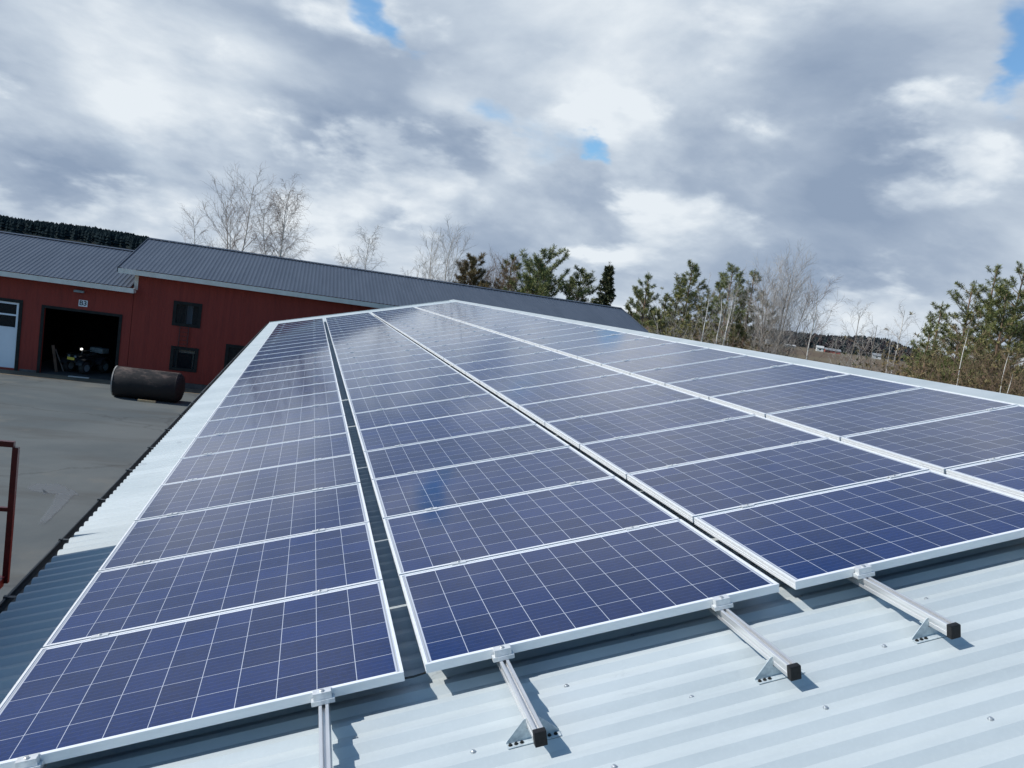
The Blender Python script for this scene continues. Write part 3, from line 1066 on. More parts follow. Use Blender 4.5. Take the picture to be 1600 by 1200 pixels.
# ridge cap fins: the scalloped closure strip seen along the ridge
fm = MB()
x = RX0 + .05
while x < RX1:
    fm.box(x, x + .10, YR - .19, YR - .165, ZR - .045, ZR - .008)
    x += .185 * 2
local(fm.build('closure_strip', 'dark_trim'), tall)
fa = MB().box(RX0, RX1, EY - .03, EY - .002, ZE - .25, ZE - .035)
fa.box(RX0, RX1, EY - .002, XF, ZE - .25, ZE - .225)
local(fa.build('fascia', 'white_trim'), tall)
for xx in (RX0 - .028, RX1):
    bg_ = MB()
    for (ya, yb) in ((EY - .03, YR), (2 * YR - EY + .03, YR)):
        za = ZE
        bg_.quad((xx, ya, za - .22), (xx, yb, ZR - .2), (xx, yb, ZR + .035), (xx, ya, za + .02))
    o = local(bg_.build('bargeboard', 'slate_roof'), tall)
    md = o.modifiers.new('t', 'SOLIDIFY')
    md.thickness = .026
    md.offset = 0
local(MB().box(TX0 - .03, TX0 + .13, XF - .03, XF - .002, 4.30, 4.98).build('corner_board', 'white_trim'), tall)
for f_ in (frame_window(None, *w1[:4], XF, (-4.42,), [(-4.40, -4.14, 3.0, 3.95, 'curtain'), (-4.85, -4.66, 3.0, 3.95, 'dark_trim')]),
           frame_window(None, *w2[:4], XF, (-4.62,), [(-4.58, -3.88, 1.66, 1.84, 'white_trim'), (-3.96, -3.90, .92, 1.66, 'white_trim'), (-4.80, -4.64, .92, 1.84, 'grey_plastic')]),
           frame_window(None, *w3[:4], XF, (-1.84,))):
    local(f_, tall)
lm = MB()
for xx in (-4.60, -4.22):
    lm.box(xx - .02, xx + .02, XF - .10, XF - .06, 1.98, 2.90)
    lm.box(xx - .015, xx + .015, XF - .06, XF + .0, 2.72, 2.76)
    lm.box(xx - .015, xx + .015, XF - .06, XF + .0, 2.10, 2.14)
for k in range(5):
    lm.box(-4.58, -4.24, XF - .09, XF - .07, 2.06 + .19 * k, 2.085 + .19 * k)
local(lm.build('wall_ladder', 'red_paint'), tall)

# low building -------------------------------------------------------------
lowb = tag(empty('garage_building', (-12, XF, 0)), 'lower red timber building with an open dark garage doorway and white door', 'building')
LX0, LX1 = -34.0, TX0 - .02
LZE, LZR = 4.41, 6.03
gar = (-10.27, -7.21, 0.02, 2.98)
dor = (-13.95, -11.28, 0.12, 3.05)
wm = MB()
wall_rects(wm, LX0, LX1, 0.0, 4.16, XF, [gar, dor], .16)
lsl = (LZR - LZE) / (YR - EY)
zw = LZE + lsl * (XF - EY) - .10
wm.quad((LX0, XF, 4.16), (LX1, XF, 4.16), (LX1, XF, zw), (LX0, XF, zw))
for x in (LX0, LX1):
    wm.quad((x, XF, 0), (x, XF, zw), (x, YR, LZR - .1), (x, 2 * YR - XF, zw), (x, 2 * YR - XF, 0))
wm.quad((LX0, 2 * YR - XF, 0), (LX1, 2 * YR - XF, 0), (LX1, 2 * YR - XF, zw), (LX0, 2 * YR - XF, zw))
local(wm.build('wall', 'red_cladding', None, recalc=False), lowb)
pm = MB()
for a, b_ in ((LX0, dor[0] - .2), (dor[1] + .2, gar[0] - .14)):
    pm.box(a, b_, XF - .03, XF - .002, 0.02, .13)
local(pm.build('plinth', 'plinth_concrete'), lowb)
rm = MB()
ribbed_slope(rm, LX0 - .5, LX1, EY, LZE, YR, LZR)
ribbed_slope(rm, LX0 - .5, LX1, 2 * YR - EY, LZE, YR, LZR)
local(rm.build('roof', 'slate_roof', None, recalc=False), lowb)
cm = MB()
for sg in (-1, 1):
    cm.quad((LX0 - .5, YR, LZR + .045), (LX1, YR, LZR + .045), (LX1, YR + sg * .17, LZR - .005), (LX0 - .5, YR + sg * .17, LZR - .005))
o = local(cm.build('ridge_cap', 'slate_roof'), lowb)
o.modifiers.new('t', 'SOLIDIFY').thickness = .006
fa = MB().box(LX0 - .5, LX1 + .10, EY - .03, EY - .002, LZE - .25, LZE - .035)
fa.box(LX0 - .5, LX1, EY - .002, XF, LZE - .25, LZE - .225)
fa.box(LX1 + .07, LX1 + .10, EY - .002, XF - .035, LZE - .25, LZE - .02)
local(fa.build('fascia', 'white_trim'), lowb)
# doorway lining and room, walls and floor coloured dark for the indoor shade
fm = MB().box(gar[0] - .12, gar[0], XF - .03, XF - .002, .02, gar[3] + .12).box(gar[1], gar[1] + .12, XF - .03, XF - .002, .02, gar[3] + .12)
fm.box(gar[0], gar[1], XF - .03, XF - .002, gar[3], gar[3] + .12)
local(fm.build('door_frame', 'dark_trim'), lowb)
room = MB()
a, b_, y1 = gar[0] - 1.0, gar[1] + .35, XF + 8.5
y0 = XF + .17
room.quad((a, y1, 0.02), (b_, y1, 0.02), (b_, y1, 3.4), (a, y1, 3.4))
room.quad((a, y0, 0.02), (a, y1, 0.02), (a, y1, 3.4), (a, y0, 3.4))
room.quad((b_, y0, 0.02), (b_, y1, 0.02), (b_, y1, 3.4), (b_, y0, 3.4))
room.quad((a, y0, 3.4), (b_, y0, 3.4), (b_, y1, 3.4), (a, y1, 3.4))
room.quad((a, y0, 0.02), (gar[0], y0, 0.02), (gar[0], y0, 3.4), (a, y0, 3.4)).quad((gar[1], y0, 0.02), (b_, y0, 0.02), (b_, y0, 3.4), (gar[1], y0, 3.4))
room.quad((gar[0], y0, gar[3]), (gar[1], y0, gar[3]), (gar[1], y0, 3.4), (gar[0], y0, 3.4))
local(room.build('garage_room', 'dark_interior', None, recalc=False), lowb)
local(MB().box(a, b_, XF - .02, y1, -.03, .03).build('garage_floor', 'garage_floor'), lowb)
# white overhead door, glazed top third
dd = MB()
x0, x1, z0, z1 = dor
dd.box(x0 + .02, x1 - .02, XF + .03, XF + .09, z0, z0 + 1.78)
d_ = dd.build('white_door', 'white_door', None)
fr = MB()
fr.box(x0, x0 + .10, XF + .02, XF + .10, z0 + 1.78, z1).box(x1 - .10, x1, XF + .02, XF + .10, z0 + 1.78, z1)
fr.box(x0 + .10, x1 - .10, XF + .02, XF + .10, z1 - .09, z1).box(x0 + .10, x1 - .10, XF + .02, XF + .10, z0 + 2.33, z0 + 2.40)
fr.box(x0 + .10, x1 - .10, XF + .02, XF + .10, z0 + 1.78, z0 + 1.82)
fr.box(-12.66, -12.58, XF + .02, XF + .10, z0 + 1.82, z0 + 2.33).box(-12.66, -12.58, XF + .02, XF + .10, z0 + 2.40, z1 - .09)
fr.build('sash', 'white_door', d_)
MB().quad((x0 + .1, XF + .06, z0 + 1.8), (x1 - .1, XF + .06, z0 + 1.8), (x1 - .1, XF + .06, z1 - .05), (x0 + .1, XF + .06, z1 - .05)).build('pane', 'window_glass', d_)
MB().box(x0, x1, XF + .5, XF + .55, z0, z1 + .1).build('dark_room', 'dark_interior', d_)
local(d_, lowb)
fm = MB().box(x0 - .14, x0, XF - .03, XF - .002, .02, z1 + .14).box(x1, x1 + .14, XF - .03, XF - .002, .02, z1 + .14)
fm.box(x0, x1, XF - .03, XF - .002, z1, z1 + .14)
local(fm.build('door_frame', 'dark_trim'), lowb)
# lamp under the eave
lamp = MB().box(-9.12, -8.72, XF - .22, XF - .02, 3.86, 3.96)
lamp.box(-9.0, -8.84, XF - .02, XF, 3.88, 3.94)
local(lamp.build('wall_lamp', 'grey_plastic', None, bevel=.02), lowb)
# number sign
sx, sz = -8.745, 3.39
sg = tag(MB().box(sx - .18, sx + .18, XF - .025, XF - .003, sz - .145, sz + .145).build('number_sign', 'sign_white'), 'small white B3 number sign above the open garage doorway', 'sign')
cu = bpy.data.curves.new('sign_text', 'FONT')
cu.body = 'B3'
cu.size = 0.30
cu.align_x = 'CENTER'
cu.align_y = 'CENTER'
cu.extrude = 0.002
cu.offset = 0.006
to = bpy.data.objects.new('sign_text', cu)
COL.objects.link(to)
to.location = (sx, XF - .030, sz)
to.rotation_euler = (pi / 2, 0, 0)
bpy.context.view_layer.update()
tm = bpy.data.meshes.new_from_object(to.evaluated_get(bpy.context.evaluated_depsgraph_get()))
bpy.data.objects.remove(to)
tm.materials.clear()
tm.materials.append(MATS['sign_black'])
to = bpy.data.objects.new('lettering', tm)
COL.objects.link(to)
to.location = (sx, XF - .030, sz)
to.rotation_euler = (pi / 2, 0, 0)
to.parent = sg

# ------------------------------------------------------------------ yard things
# tank lying on its side
tank = tag(empty('steel_tank', (-5.08, 32.0, 0.645)), 'big rusty black cylindrical tank lying on its side in the yard', 'tank')
tank.rotation_euler = (0, 0, radians(-3))
R_, L_ = 0.62, 1.22
pr = [(-L_ - .10, .05), (-L_ - .09, .30), (-L_ - .05, .50), (-L_, R_ - .015), (-L_ + .04, R_), (-.5, R_), (.5, R_), (L_, R_), (L_ + .05, R_ - .02), (L_ + .16, .50), (L_ + .22, .30), (L_ + .25, .05)]
MB().lathe(pr, lambda t, r, a: (t, r * cos(a), r * sin(a)), 40).build('shell', 'tarred_steel', tank, smooth=True)
MB().lathe([(-L_ - .015, R_ - .02), (-L_ - .015, R_ + .012), (-L_ + .03, R_ + .012), (-L_ + .03, R_ - .02)], lambda t, r, a: (t, r * cos(a), r * sin(a)), 40).build('rim', 'pale_rim', tank)
MB().lathe([(L_ - .03, R_ - .02), (L_ - .03, R_ + .008), (L_ - .0, R_ + .008), (L_ - .0, R_ - .02)], lambda t, r, a: (t, r * cos(a), r * sin(a)), 40).build('weld_seam', 'tarred_steel', tank)
tag(MB().box(-.34, .34, -.05, .05, 0, .085).build('timber_chock', 'raw_wood', bevel=.006), 'short yellow timber chock wedged under the black tank', 'timber').location = (-4.92, 31.36, .002)

# board on the garage sill
b1 = tag(MB().box(-.42, .42, -.09, .09, 0, .035).build('plank', 'weathered_wood', bevel=.004), 'pale grey plank lying across the sill of the open garage', 'plank')
b1.location = (-8.62, 35.80, .036)
b1.rotation_euler = (0, 0, .03)
# planks leaning just inside on the left
for i_, (x, tilt, ln, lab) in enumerate([(-10.06, .16, 1.25, 'tall brown board leaning inside the left edge of the garage doorway'), (-9.92, .36, 1.1, 'shorter dark pole leaning inside the garage doorway')]):
    o = tag(MB().box(-.06 if i_ == 0 else -.025, .06 if i_ == 0 else .025, -.02, .02, 0, ln).build('leaning_board', 'pine_bark' if i_ == 0 else 'grey_bark'), lab, 'board')
    o.location = (x + (.30 if i_ else .22), XF + .9 + .3 * i_, .03)
    o.rotation_euler = (.10, -tilt, 0)

# quad bike
qb = tag(empty('quad_bike', (at_depth(136, 560, XF + 1.7).x, XF + 1.7, .03)), 'dark quad bike with yellow number plate parked in the garage doorway', 'quad bike')
qb.rotation_euler = (0, 0, radians(-27))
wh = {}
for (x, y) in ((-.43, -.60), (.43, -.60), (-.43, .62), (.43, .62)):
    ty = MB().lathe([(-.12, .17), (-.125, .25), (-.09, .295), (0, .305), (.09, .295), (.125, .25), (.12, .17)], lambda t, r, a: (x + t, y + r * cos(a), .305 + r * sin(a)), 22).build('wheel', 'tyre', qb, smooth=True)
    MB().lathe([(-.128, .05), (-.126, .165), (.126, .165), (.128, .05)], lambda t, r, a: (x + t, y + r * cos(a), .305 + r * sin(a)), 16).build('rim', 'grey_plastic', ty)
bd = MB()
side = [(-.95, .52), (-.98, .66), (-.80, .80), (-.42, .86), (-.25, .78), (.05, .76), (.40, .84), (.80, .84), (.98, .72), (.92, .60), (.45, .52), (.15, .38), (-.2, .38), (-.55, .52)]
bd.extrude(side, lambda a, b_, k: ((-.24, .24)[k], a, b_))
bd.build('body', 'quad_plastic', qb, bevel=.03)
for x in (-1, 1):
    for (yc, rr) in ((-.60, .40), (.62, .42)):
        arc = [(yc + rr * cos(t), .33 + rr * sin(t)) for t in [radians(15 + 15 * j) for j in range(11)]]
        arc2 = [(yc + (rr - .03) * cos(t), .33 + (rr - .03) * sin(t)) for t in [radians(165 - 15 * j) for j in range(11)]]
        MB().extrude(arc + arc2, lambda a, b_, k: (x * (.242, .58)[k], a, b_)).build('fender', 'quad_plastic', qb)
MB().tube([(-.38, -.18, 1.12), (-.2, -.28, 1.06), (0, -.30, 1.03), (.2, -.28, 1.06), (.38, -.18, 1.12)], .018, 8).tube([(0, -.30, 1.03), (0, -.42, .82)], .03, 8).build('handlebar', 'quad_plastic', qb)
se = MB()
se.extrude([(-.12, .78), (-.08, .88), (.15, .86), (.45, .90), (.52, .86), (.50, .80)], lambda a, b_, k: ((-.16, .16)[k], a, b_))
se.build('seat', 'tyre', qb, bevel=.02)
MB().tube([(-.36, -.92, .88), (.36, -.92, .88), (.36, -.48, .90), (-.36, -.48, .90), (-.36, -.92, .88)], .014, 6).build('front_rack', 'quad_plastic', qb)
MB().box(-.34, .36, .52, .98, .92, 1.16).build('cargo_box', 'grey_plastic', qb, bevel=.04)
pl = MB().box(-.19, .19, -1.02, -1.005, .64, .76).build('number_plate', 'plate_yellow', qb)
for x in (-.17, .17):
    MB().lathe([(0, .03), (.01, .055), (.05, .06)], lambda t, r, a: (x + r * cos(a), -.97 + t, .80 + r * sin(a)), 14).build('headlight', 'grey_plastic', qb)
MB().lathe([(0, .02), (.01, .05), (.07, .055)], lambda t, r, a: (r * cos(a), -.44 + t, 1.12 + r * sin(a)), 14).build('headlight', 'lamp_glow', qb)

# red lift beside the eave
lift = tag(empty('scissor_lift', (-1.95, 2.2, 0)), 'red railed work platform of a lift raised beside the eave', 'lift')


def L(x, y, z):
    return (x + 1.95, y - 2.2, z)


PX0, PX1, PY0, PY1 = -2.95, -0.945, -0.3, 3.5
zt, zm, zb = 4.535, 4.02, 3.50


def bar(mb_, x0, x1, y0, y1, z0, z1):
    a_, b2 = L(x0, y0, z0), L(x1, y1, z1)
    mb_.box(a_[0], b2[0], a_[1], b2[1], a_[2], b2[2])


for (x, y) in ((PX0, PY0), (PX1, PY0), (PX0, PY1), (PX1, PY1)):
    rl = MB()
    bar(rl, x - .02, x + .02, y - .02, y + .02, zb - .06, zt - .03)
    rl.build('post', 'red_paint', lift)
tr_ = MB()
for y in (PY0, PY1):
    bar(tr_, PX0, PX1 - .012, y - .02, y + .02, zt - .03, zt + .012)
for x in (PX0,):
    bar(tr_, x, x + .04, PY0 + .021, PY1 - .021, zt - .03, zt + .012)
tr_.build('top_rail', 'red_paint', lift)
mr = MB()
for y in (PY0, PY1):
    bar(mr, PX0 + .021, PX1 - .021, y - .015, y + .015, zm - .015, zm + .015)
for x in (PX0,):
    bar(mr, x - .015, x + .015, PY0 + .021, PY1 - .021, zm - .015, zm + .015)
mr.build('mid_rail', 'red_paint', lift)
bmr = MB()
bar(bmr, PX0, PX1, PY0, PY1, zb - .06, zb - .005)
bmr.build('bottom_beam', 'red_paint', lift)
dk = MB()
bar(dk, PX0 + .02, PX1 - .02, PY0 + .02, PY1 + .03, zb - .10, zb - .062)
dk.build('deck', 'deck_board', lift)
sc = MB()
for k in range(4):
    za, zb2 = .55 + k * .70, .55 + (k + 1) * .70
    for x in (-2.5, -1.4):
        for fl in (0, 1):
            ya, yb = (0.2, 3.0) if fl else (3.0, 0.2)
            sc.tube([L(x + .06 * fl, ya, za), L(x + .06 * fl, yb, zb2)], .04, 6)
sc.build('scissor_arms', 'dark_trim', lift)
ch = MB()
bar(ch, -2.75, -1.15, -0.2, 3.4, .25, .55)
ch.build('chassis', 'red_paint', lift, bevel=.02)
for x in (-2.72, -1.18):
    for y in (0.25, 2.95):
        MB().lathe([(-.09, .12), (-.09, .24), (.09, .24), (.09, .12)], lambda t, r, a: L(x + t, y + r * cos(a), .245 + r * sin(a)), 18).build('wheel', 'tyre', lift)
# unseen boxes added on the platform to cast shade on the eave strip
for i_, (x0, x1, y0, y1, z0, z1, lab) in enumerate([(-2.0, -1.02, -0.15, 3.10, zb, zb + 1.27, 'tall unseen box added on the lift platform to shade the roof'), (-2.8, -2.05, 0.1, 2.5, zb, zb + .8, 'low unseen box added at the back of the lift platform')]):
    tag(MB().box(x0, x1, y0, y1, z0 + .001, z1).build('shadow_box', 'cardboard', bevel=.006), lab, 'box')

# ------------------------------------------------------------------ trees


def rnd_unit(r):
    while True:
        v = Vector((r.uniform(-1, 1), r.uniform(-1, 1), r.uniform(-1, 1)))
        if 0.05 < v.length < 1:
            return v.normalized()


def limb(r, start, d, length, nseg, wob, lift_):
    pts = [start.copy()]
    dd_ = d.normalized()
    for k_ in range(nseg):
        dd_ = (dd_ + rnd_unit(r) * wob + Vector((0, 0, lift_))).normalized()
        pts.append(pts[-1] + dd_ * (length / nseg))
    return pts


def bare_tree(name, label, cat, top, seed, width=3.5, stems=1, bark='birch_bark', twig='birch_twigs', droop=-0.05, group=None, nb=20, lean=0.0, tw=7, fork=0.1, trunk_r=None, tdens=1.0, base_z=None, asc=0.55, bfrom=None):
    """top: world position of the crown's top"""
    r = random.Random(seed)
    zb_ = 0.0 if base_z is None else base_z
    H = (top.z - zb_) * .91
    root = tag(empty(name, (top.x, top.y, zb_)), label, cat, group)
    trunk, crown = MB(), MB()
    tr0 = trunk_r or H * .0075
    for s_ in range(stems):
        a0 = 2 * pi * (s_ + r.random() * .5) / max(stems, 1)
        spread = width * .38 if stems > 1 else 0
        hh = H * (1.0 if s_ == 0 else r.uniform(.72, .97))
        nseg = 12
        pts, rad = [], []
        wx, wy = r.uniform(-1, 1), r.uniform(-1, 1)
        for k_ in range(nseg + 1):
            t = k_ / nseg
            e_ = max(0, (t - fork) / (1 - fork)) ** .75
            off = Vector((cos(a0), sin(a0), 0)) * spread * e_ if stems > 1 else Vector((0, 0, 0))
            if s_ == 0 and stems > 1:
                off *= .35
            wob = Vector((mnoise.noise(Vector((t * 3.0, seed, s_))), mnoise.noise(Vector((t * 3.0, seed + 9, s_))), 0)) * H * .022 * t
            off.x += lean * (1 - t) * -1 * H
            pts.append(off + wob + Vector((0, 0, hh * t)))
            rad.append(tr0 * (1 - .92 * t) * (1 if s_ == 0 else .8) + .012)
        trunk.tube(pts, rad, 6)
        for b2 in range(nb):
            bf = fork + .12 if bfrom is None else bfrom
            t = bf + (.98 - bf) * ((b2 + r.random()) / nb)
            k_ = min(nseg - 1, int(t * nseg))
            p = pts[k_].lerp(pts[k_ + 1], t * nseg - k_)
            az = b2 * 2.4 + r.uniform(-.6, .6)
            shape = sin(pi * min(1, (1 - t) * .9 + .12)) ** .6
            ln = width * (.35 + .55 * shape) * r.uniform(.65, 1.15) * (.75 if stems > 1 else 1)
            d = Vector((cos(az), sin(az), asc + .8 * t + r.uniform(-.1, .2)))
            bp = limb(r, p, d, ln, 5, .16, .05)
            r0 = max(.012, tr0 * .28 * (1 - t) + .008)
            crown.tube(bp, [r0, r0 * .8, r0 * .62, r0 * .45, r0 * .33, .006], 4, cap=False)
            for w_ in range(int(tw * tdens)):
                tt = .2 + .8 * (w_ + r.random()) / (tw * tdens)
                kk = min(4, int(tt * 5))
                q_ = bp[kk].lerp(bp[kk + 1], tt * 5 - kk)
                dv = (bp[kk + 1] - bp[kk]).normalized()
                d2 = (dv + rnd_unit(r) * .75 + Vector((0, 0, .15))).normalized()
                l2 = ln * r.uniform(.22, .5) * (1.1 - .4 * tt)
                tp = limb(r, q_, d2, l2, 3, .2, droop)
                crown.tube(tp, [.009, .007, .005, .004], 3, cap=False)
                for x_ in range(4):
                    q3 = tp[1 + x_ % 3]
                    d3 = (d2 + rnd_unit(r) * .9 + Vector((0, 0, droop * 3))).normalized()
                    t3 = limb(r, q3, d3, l2 * r.uniform(.4, .95), 2, .2, droop * 1.5)
                    crown.tube(t3, [.0055, .0045, .003], 3, cap=False)
    trunk.build('trunk', bark, root, smooth=True, recalc=False)
    crown.build('crown', twig, root, recalc=False)
    return root


def tuft(mb_, r, p, d, size, nblade=10, wid=.045):
    """a spray of needle blades around a shoot"""
    for k_ in range(int(nblade * 2.2)):
        a = (d * r.uniform(.2, 1.1) + rnd_unit(r) * .9).normalized()
        b2 = a.cross(rnd_unit(r))
        if b2.length < .05:
            continue
        b2.normalize()
        ln = size * r.uniform(.5, 1.1)
        w_ = size * wid * r.uniform(.7, 1.3)
        i_ = len(mb_.v)
        e1 = p + a * ln
        mdl = p + a * ln * .5
        mb_.v += [tuple(p), tuple(mdl + b2 * w_), tuple(e1), tuple(mdl - b2 * w_)]
        mb_.f.append((i_, i_ + 1, i_ + 2, i_ + 3))


def pine(label, top, seed, width=3.0, needles='pine_needles', group='pines and spruces', crown_from=.35, layers=14, per=5, tsize=.42, name='pine_tree', cone=.75, dens=1.0, bare_top=False, lop=0.0, base_z=None):
    r = random.Random(seed)
    zb_ = 0.0 if base_z is None else base_z
    H = top.z - zb_
    root = tag(empty(name, (top.x, top.y, zb_)), label, 'tree', group)
    trunk, crown = MB(), MB()
    pts, rad = [], []
    for k_ in range(11):
        t = k_ / 10
        pts.append(Vector((mnoise.noise(Vector((t * 2.2, seed * 1.7, 0))) * H * .02 * t, mnoise.noise(Vector((t * 2.2, seed * 1.7, 5))) * H * .02 * t, H * (t * .985))))
        rad.append(H * .013 * (1 - .9 * t) + .015)
    off = pts[-1].copy()
    off.z = 0
    pts = [p - off * (p.z / H) for p in pts]
    trunk.tube(pts, rad, 7)
    nl = max(5, int(layers * .8))
    for ly in range(nl):
        t = crown_from + (1 - crown_from) * (ly + .2) / nl
        az0 = r.uniform(0, 2 * pi)
        nbough = per if ly < nl - 2 else 4
        for b2 in range(nbough):
            tt = min(.985, t + r.uniform(-.012, .012))
            k_ = min(9, int(tt * 10))
            p = pts[k_].lerp(pts[k_ + 1], tt * 10 - k_)
            az = az0 + b2 * 2 * pi / nbough + r.uniform(-.45, .45)
            up = (tt - crown_from) / (1 - crown_from)
            shape = (1 - up) ** cone * (.6 + .4 * min(1, up * 4 + .3)) + .09
            ln = width * .5 * shape * r.uniform(.45, 1.25) * (1 + lop * cos(az))
            if r.random() < .10:
                ln *= 1.35
            d = Vector((cos(az), sin(az), .02 + .85 * up + r.uniform(-.12, .12)))
            bp = limb(r, p, d, ln, 4, .12, .09)
            r0 = max(.012, .022 * ln)
            trunk.tube(bp, [r0, r0 * .75, r0 * .5, r0 * .35, .005], 4, cap=False)
            nt = max(3, int(ln * 7.5 * dens))
            sidev = Vector((-sin(az), cos(az), 0))
            for w_ in range(nt):
                q_t = .38 + .62 * ((w_ + r.random()) / nt)
                kk = min(3, int(q_t * 4))
                q_ = bp[kk].lerp(bp[kk + 1], q_t * 4 - kk)
                dv = (bp[kk + 1] - bp[kk]).normalized()
                sd = (dv * .8 + sidev * r.uniform(-1, 1) + Vector((0, 0, r.uniform(.05, .55)))).normalized()
                sl_ = ln * r.uniform(.10, .34) * (1.15 - q_t * .5)
                q2 = q_ + sd * sl_
                if sl_ > .2:
                    trunk.tube([q_, q2], [.009, .004], 3, cap=False)
                tuft(crown, r, q2, (sd + Vector((0, 0, .35))).normalized(), tsize * r.uniform(.6, 1.1), 9)
                if r.random() < .6:
                    tuft(crown, r, q_.lerp(q2, .5), sd, tsize * .65, 6)
    for k_ in range(5):
        tuft(crown, r, pts[-1] - Vector((0, 0, k_ * .16)), Vector((0, 0, 1)), tsize * .9, 8)
    trunk.build('trunk', 'pine_bark', root, recalc=False)
    crown.build('crown', needles, root, recalc=False)
    return root


def spruce(label, top, seed, width, group='pines and spruces', needles='spruce_needles'):
    r = random.Random(seed)
    H = top.z
    root = tag(empty('spruce_tree', (top.x, top.y, 0)), label, 'tree', group)
    trunk, crown = MB(), MB()
    trunk.tube([(0, 0, H * k_ / 6) for k_ in range(7)], [H * .013 * (1 - .95 * k_ / 6) + .01 for k_ in range(7)], 7)
    z = H * .12
    while z < H * .985:
        up = z / H
        rad_ = width * .5 * (1 - up) ** .8 * (1 + .22 * mnoise.noise(Vector((z * .8, seed, 3)))) + .10
        nb_ = 9
        for b2 in range(nb_):
            az = r.uniform(0, 2 * pi)
            ln = rad_ * r.uniform(.65, 1.2)
            d = Vector((cos(az), sin(az), -.15 + .5 * up ** 2))
            bp = limb(r, Vector((0, 0, z)), d, ln, 3, .08, -.03)
            trunk.tube(bp, [.02, .015, .01, .005], 3, cap=False)
            nt = max(2, int(ln * 7))
            for w_ in range(nt):
                t = .2 + .8 * (w_ + r.random()) / nt
                kk = min(2, int(t * 3))
                q_ = bp[kk].lerp(bp[kk + 1], t * 3 - kk)
                tuft(crown, r, q_, (d + Vector((0, 0, -.5)) + rnd_unit(r) * .5).normalized(), .34 * r.uniform(.7, 1.25), 9, .12)
        z += H * .028
    for k_ in range(6):
        tuft(crown, r, Vector((0, 0, H - k_ * .2)), Vector((0, 0, 1)), .3, 6)
    trunk.build('trunk', 'pine_bark', root, recalc=False)
    crown.build('crown', needles, root, recalc=False)
    return root


def shrub(label, base, h, w_, seed, leaf='shrub_leaves', twig='brown_twigs', group='shrubs under the trees', dens=1.0, leafy=1.0, name='shrub'):
    r = random.Random(seed)
    root = tag(empty(name, tuple(base)), label, 'shrub', group)
    st, lf = MB(), MB()
    ns = int(26 * dens)
    for s_ in range(ns):
        az = r.uniform(0, 2 * pi)
        sp = r.uniform(0, 1) ** .6
        d = Vector((cos(az) * sp * w_ / h * .6, sin(az) * sp * w_ / h * .6, 1))
        ln = h * r.uniform(.6, 1.05) * (1.08 - .3 * sp)
        bp = limb(r, Vector((cos(az) * sp * w_ * .22, sin(az) * sp * w_ * .22, 0)), d, ln, 5, .16, .03)
        st.tube(bp, [.03, .024, .018, .013, .009, .004], 4, cap=False)
        for b2 in range(9):
            t = .2 + .8 * (b2 + r.random()) / 9
            kk = min(4, int(t * 5))
            q_ = bp[kk].lerp(bp[kk + 1], t * 5 - kk)
            d2 = ((bp[kk + 1] - bp[kk]).normalized() + rnd_unit(r) * .8).normalized()
            tp = limb(r, q_, d2, ln * r.uniform(.12, .32), 2, .2, .03)
            st.tube(tp, [.009, .007, .004], 3, cap=False)
            for x_ in range(2):
                t3 = limb(r, tp[1], (d2 + rnd_unit(r) * .8), ln * .12, 1, .1, 0)
                st.tube(t3, [.006, .003], 3, cap=False)
            if r.random() < leafy:
                tuft(lf, r, tp[-1], d2, .26, 6, .09)
    st.build('stems', twig, root, recalc=False)
    if lf.v:
        lf.build('foliage', leaf, root, recalc=False)
    return root


# bare birches beyond the barn
G1 = 'bare trees beyond the barn roof'
bare_tree('birch_tree', 'tallest bare white birch behind the barn, several forking stems', 'tree', at_depth(387, 262, 60), 3, 4.4, 3, group=G1, nb=19, tw=8, fork=.30, droop=.02)
bare_tree('birch_tree', 'slim leaning bare birch left of the tallest birch behind the barn', 'tree', at_depth(303, 318, 61), 8, 2.6, 1, group=G1, nb=18, lean=-.16, tw=6)
bare_tree('birch_tree', 'bare birch with drooping reddish twigs, right beside the tallest birch', 'tree', at_depth(447, 272, 60), 5, 3.6, 3, group=G1, nb=26, tw=11, droop=-.16, fork=.25)
bare_tree('birch_tree', 'short bare birch with pale twigs rising alone behind the middle of the barn roof', 'tree', at_depth(574, 352, 62), 12, 3.2, 2, group=G1, twig='pale_twigs', nb=24, tw=11, droop=-.12)
bare_tree('birch_tree', 'pale bare broom-shaped tree just left of the evergreens behind the barn', 'tree', at_depth(700, 354, 62), 14, 3.8, 4, group=G1, twig='pale_twigs', nb=20, tw=8, droop=.04, asc=.9)
bare_tree('birch_tree', 'faint thin bare tree at the left foot of the broom-shaped tree', 'tree', at_depth(655, 398, 64), 17, 2.2, 2, group=G1, twig='pale_twigs', nb=14, tw=6)

# evergreens behind the right half of the barn
G2 = 'evergreens behind the barn roof'
pine('round brownish pine with pale stems, leftmost evergreen behind the barn', at_depth(741, 401, 62), 21, 5.0, 'rusty_pine_needles', G2, .26, 15, 7, .40, dens=1.4, cone=.5)
bare_tree('leafless_tree', 'dense brown twiggy tree between two pines behind the barn', 'tree', at_depth(786, 402, 63), 22, 4.2, 5, 'grey_bark', 'brown_twigs', group=G2, nb=26, tw=13, droop=.02, asc=.8)
pine('dark pine top poking out behind the brown twiggy tree', at_depth(803, 397, 66), 23, 3.8, 'pine_needles', G2, .45, 12, 5, .42)
pine('broad open pine with wide right-hand branches behind the barn', at_depth(846, 403, 60), 24, 6.8, 'young_pine_needles', G2, .35, 13, 7, .42, cone=.5, lop=.25, dens=1.3)
pine('low dark pine crown under the broad open pine', at_depth(826, 440, 58), 25, 5.4, 'pine_needles', G2, .30, 9, 7, .40, cone=.4)
pine('upright dull green pine just left of the dark spruce', at_depth(910, 419, 60), 26, 4.3, 'pine_needles', G2, .35, 13, 7, .38, cone=.45, dens=1.3)
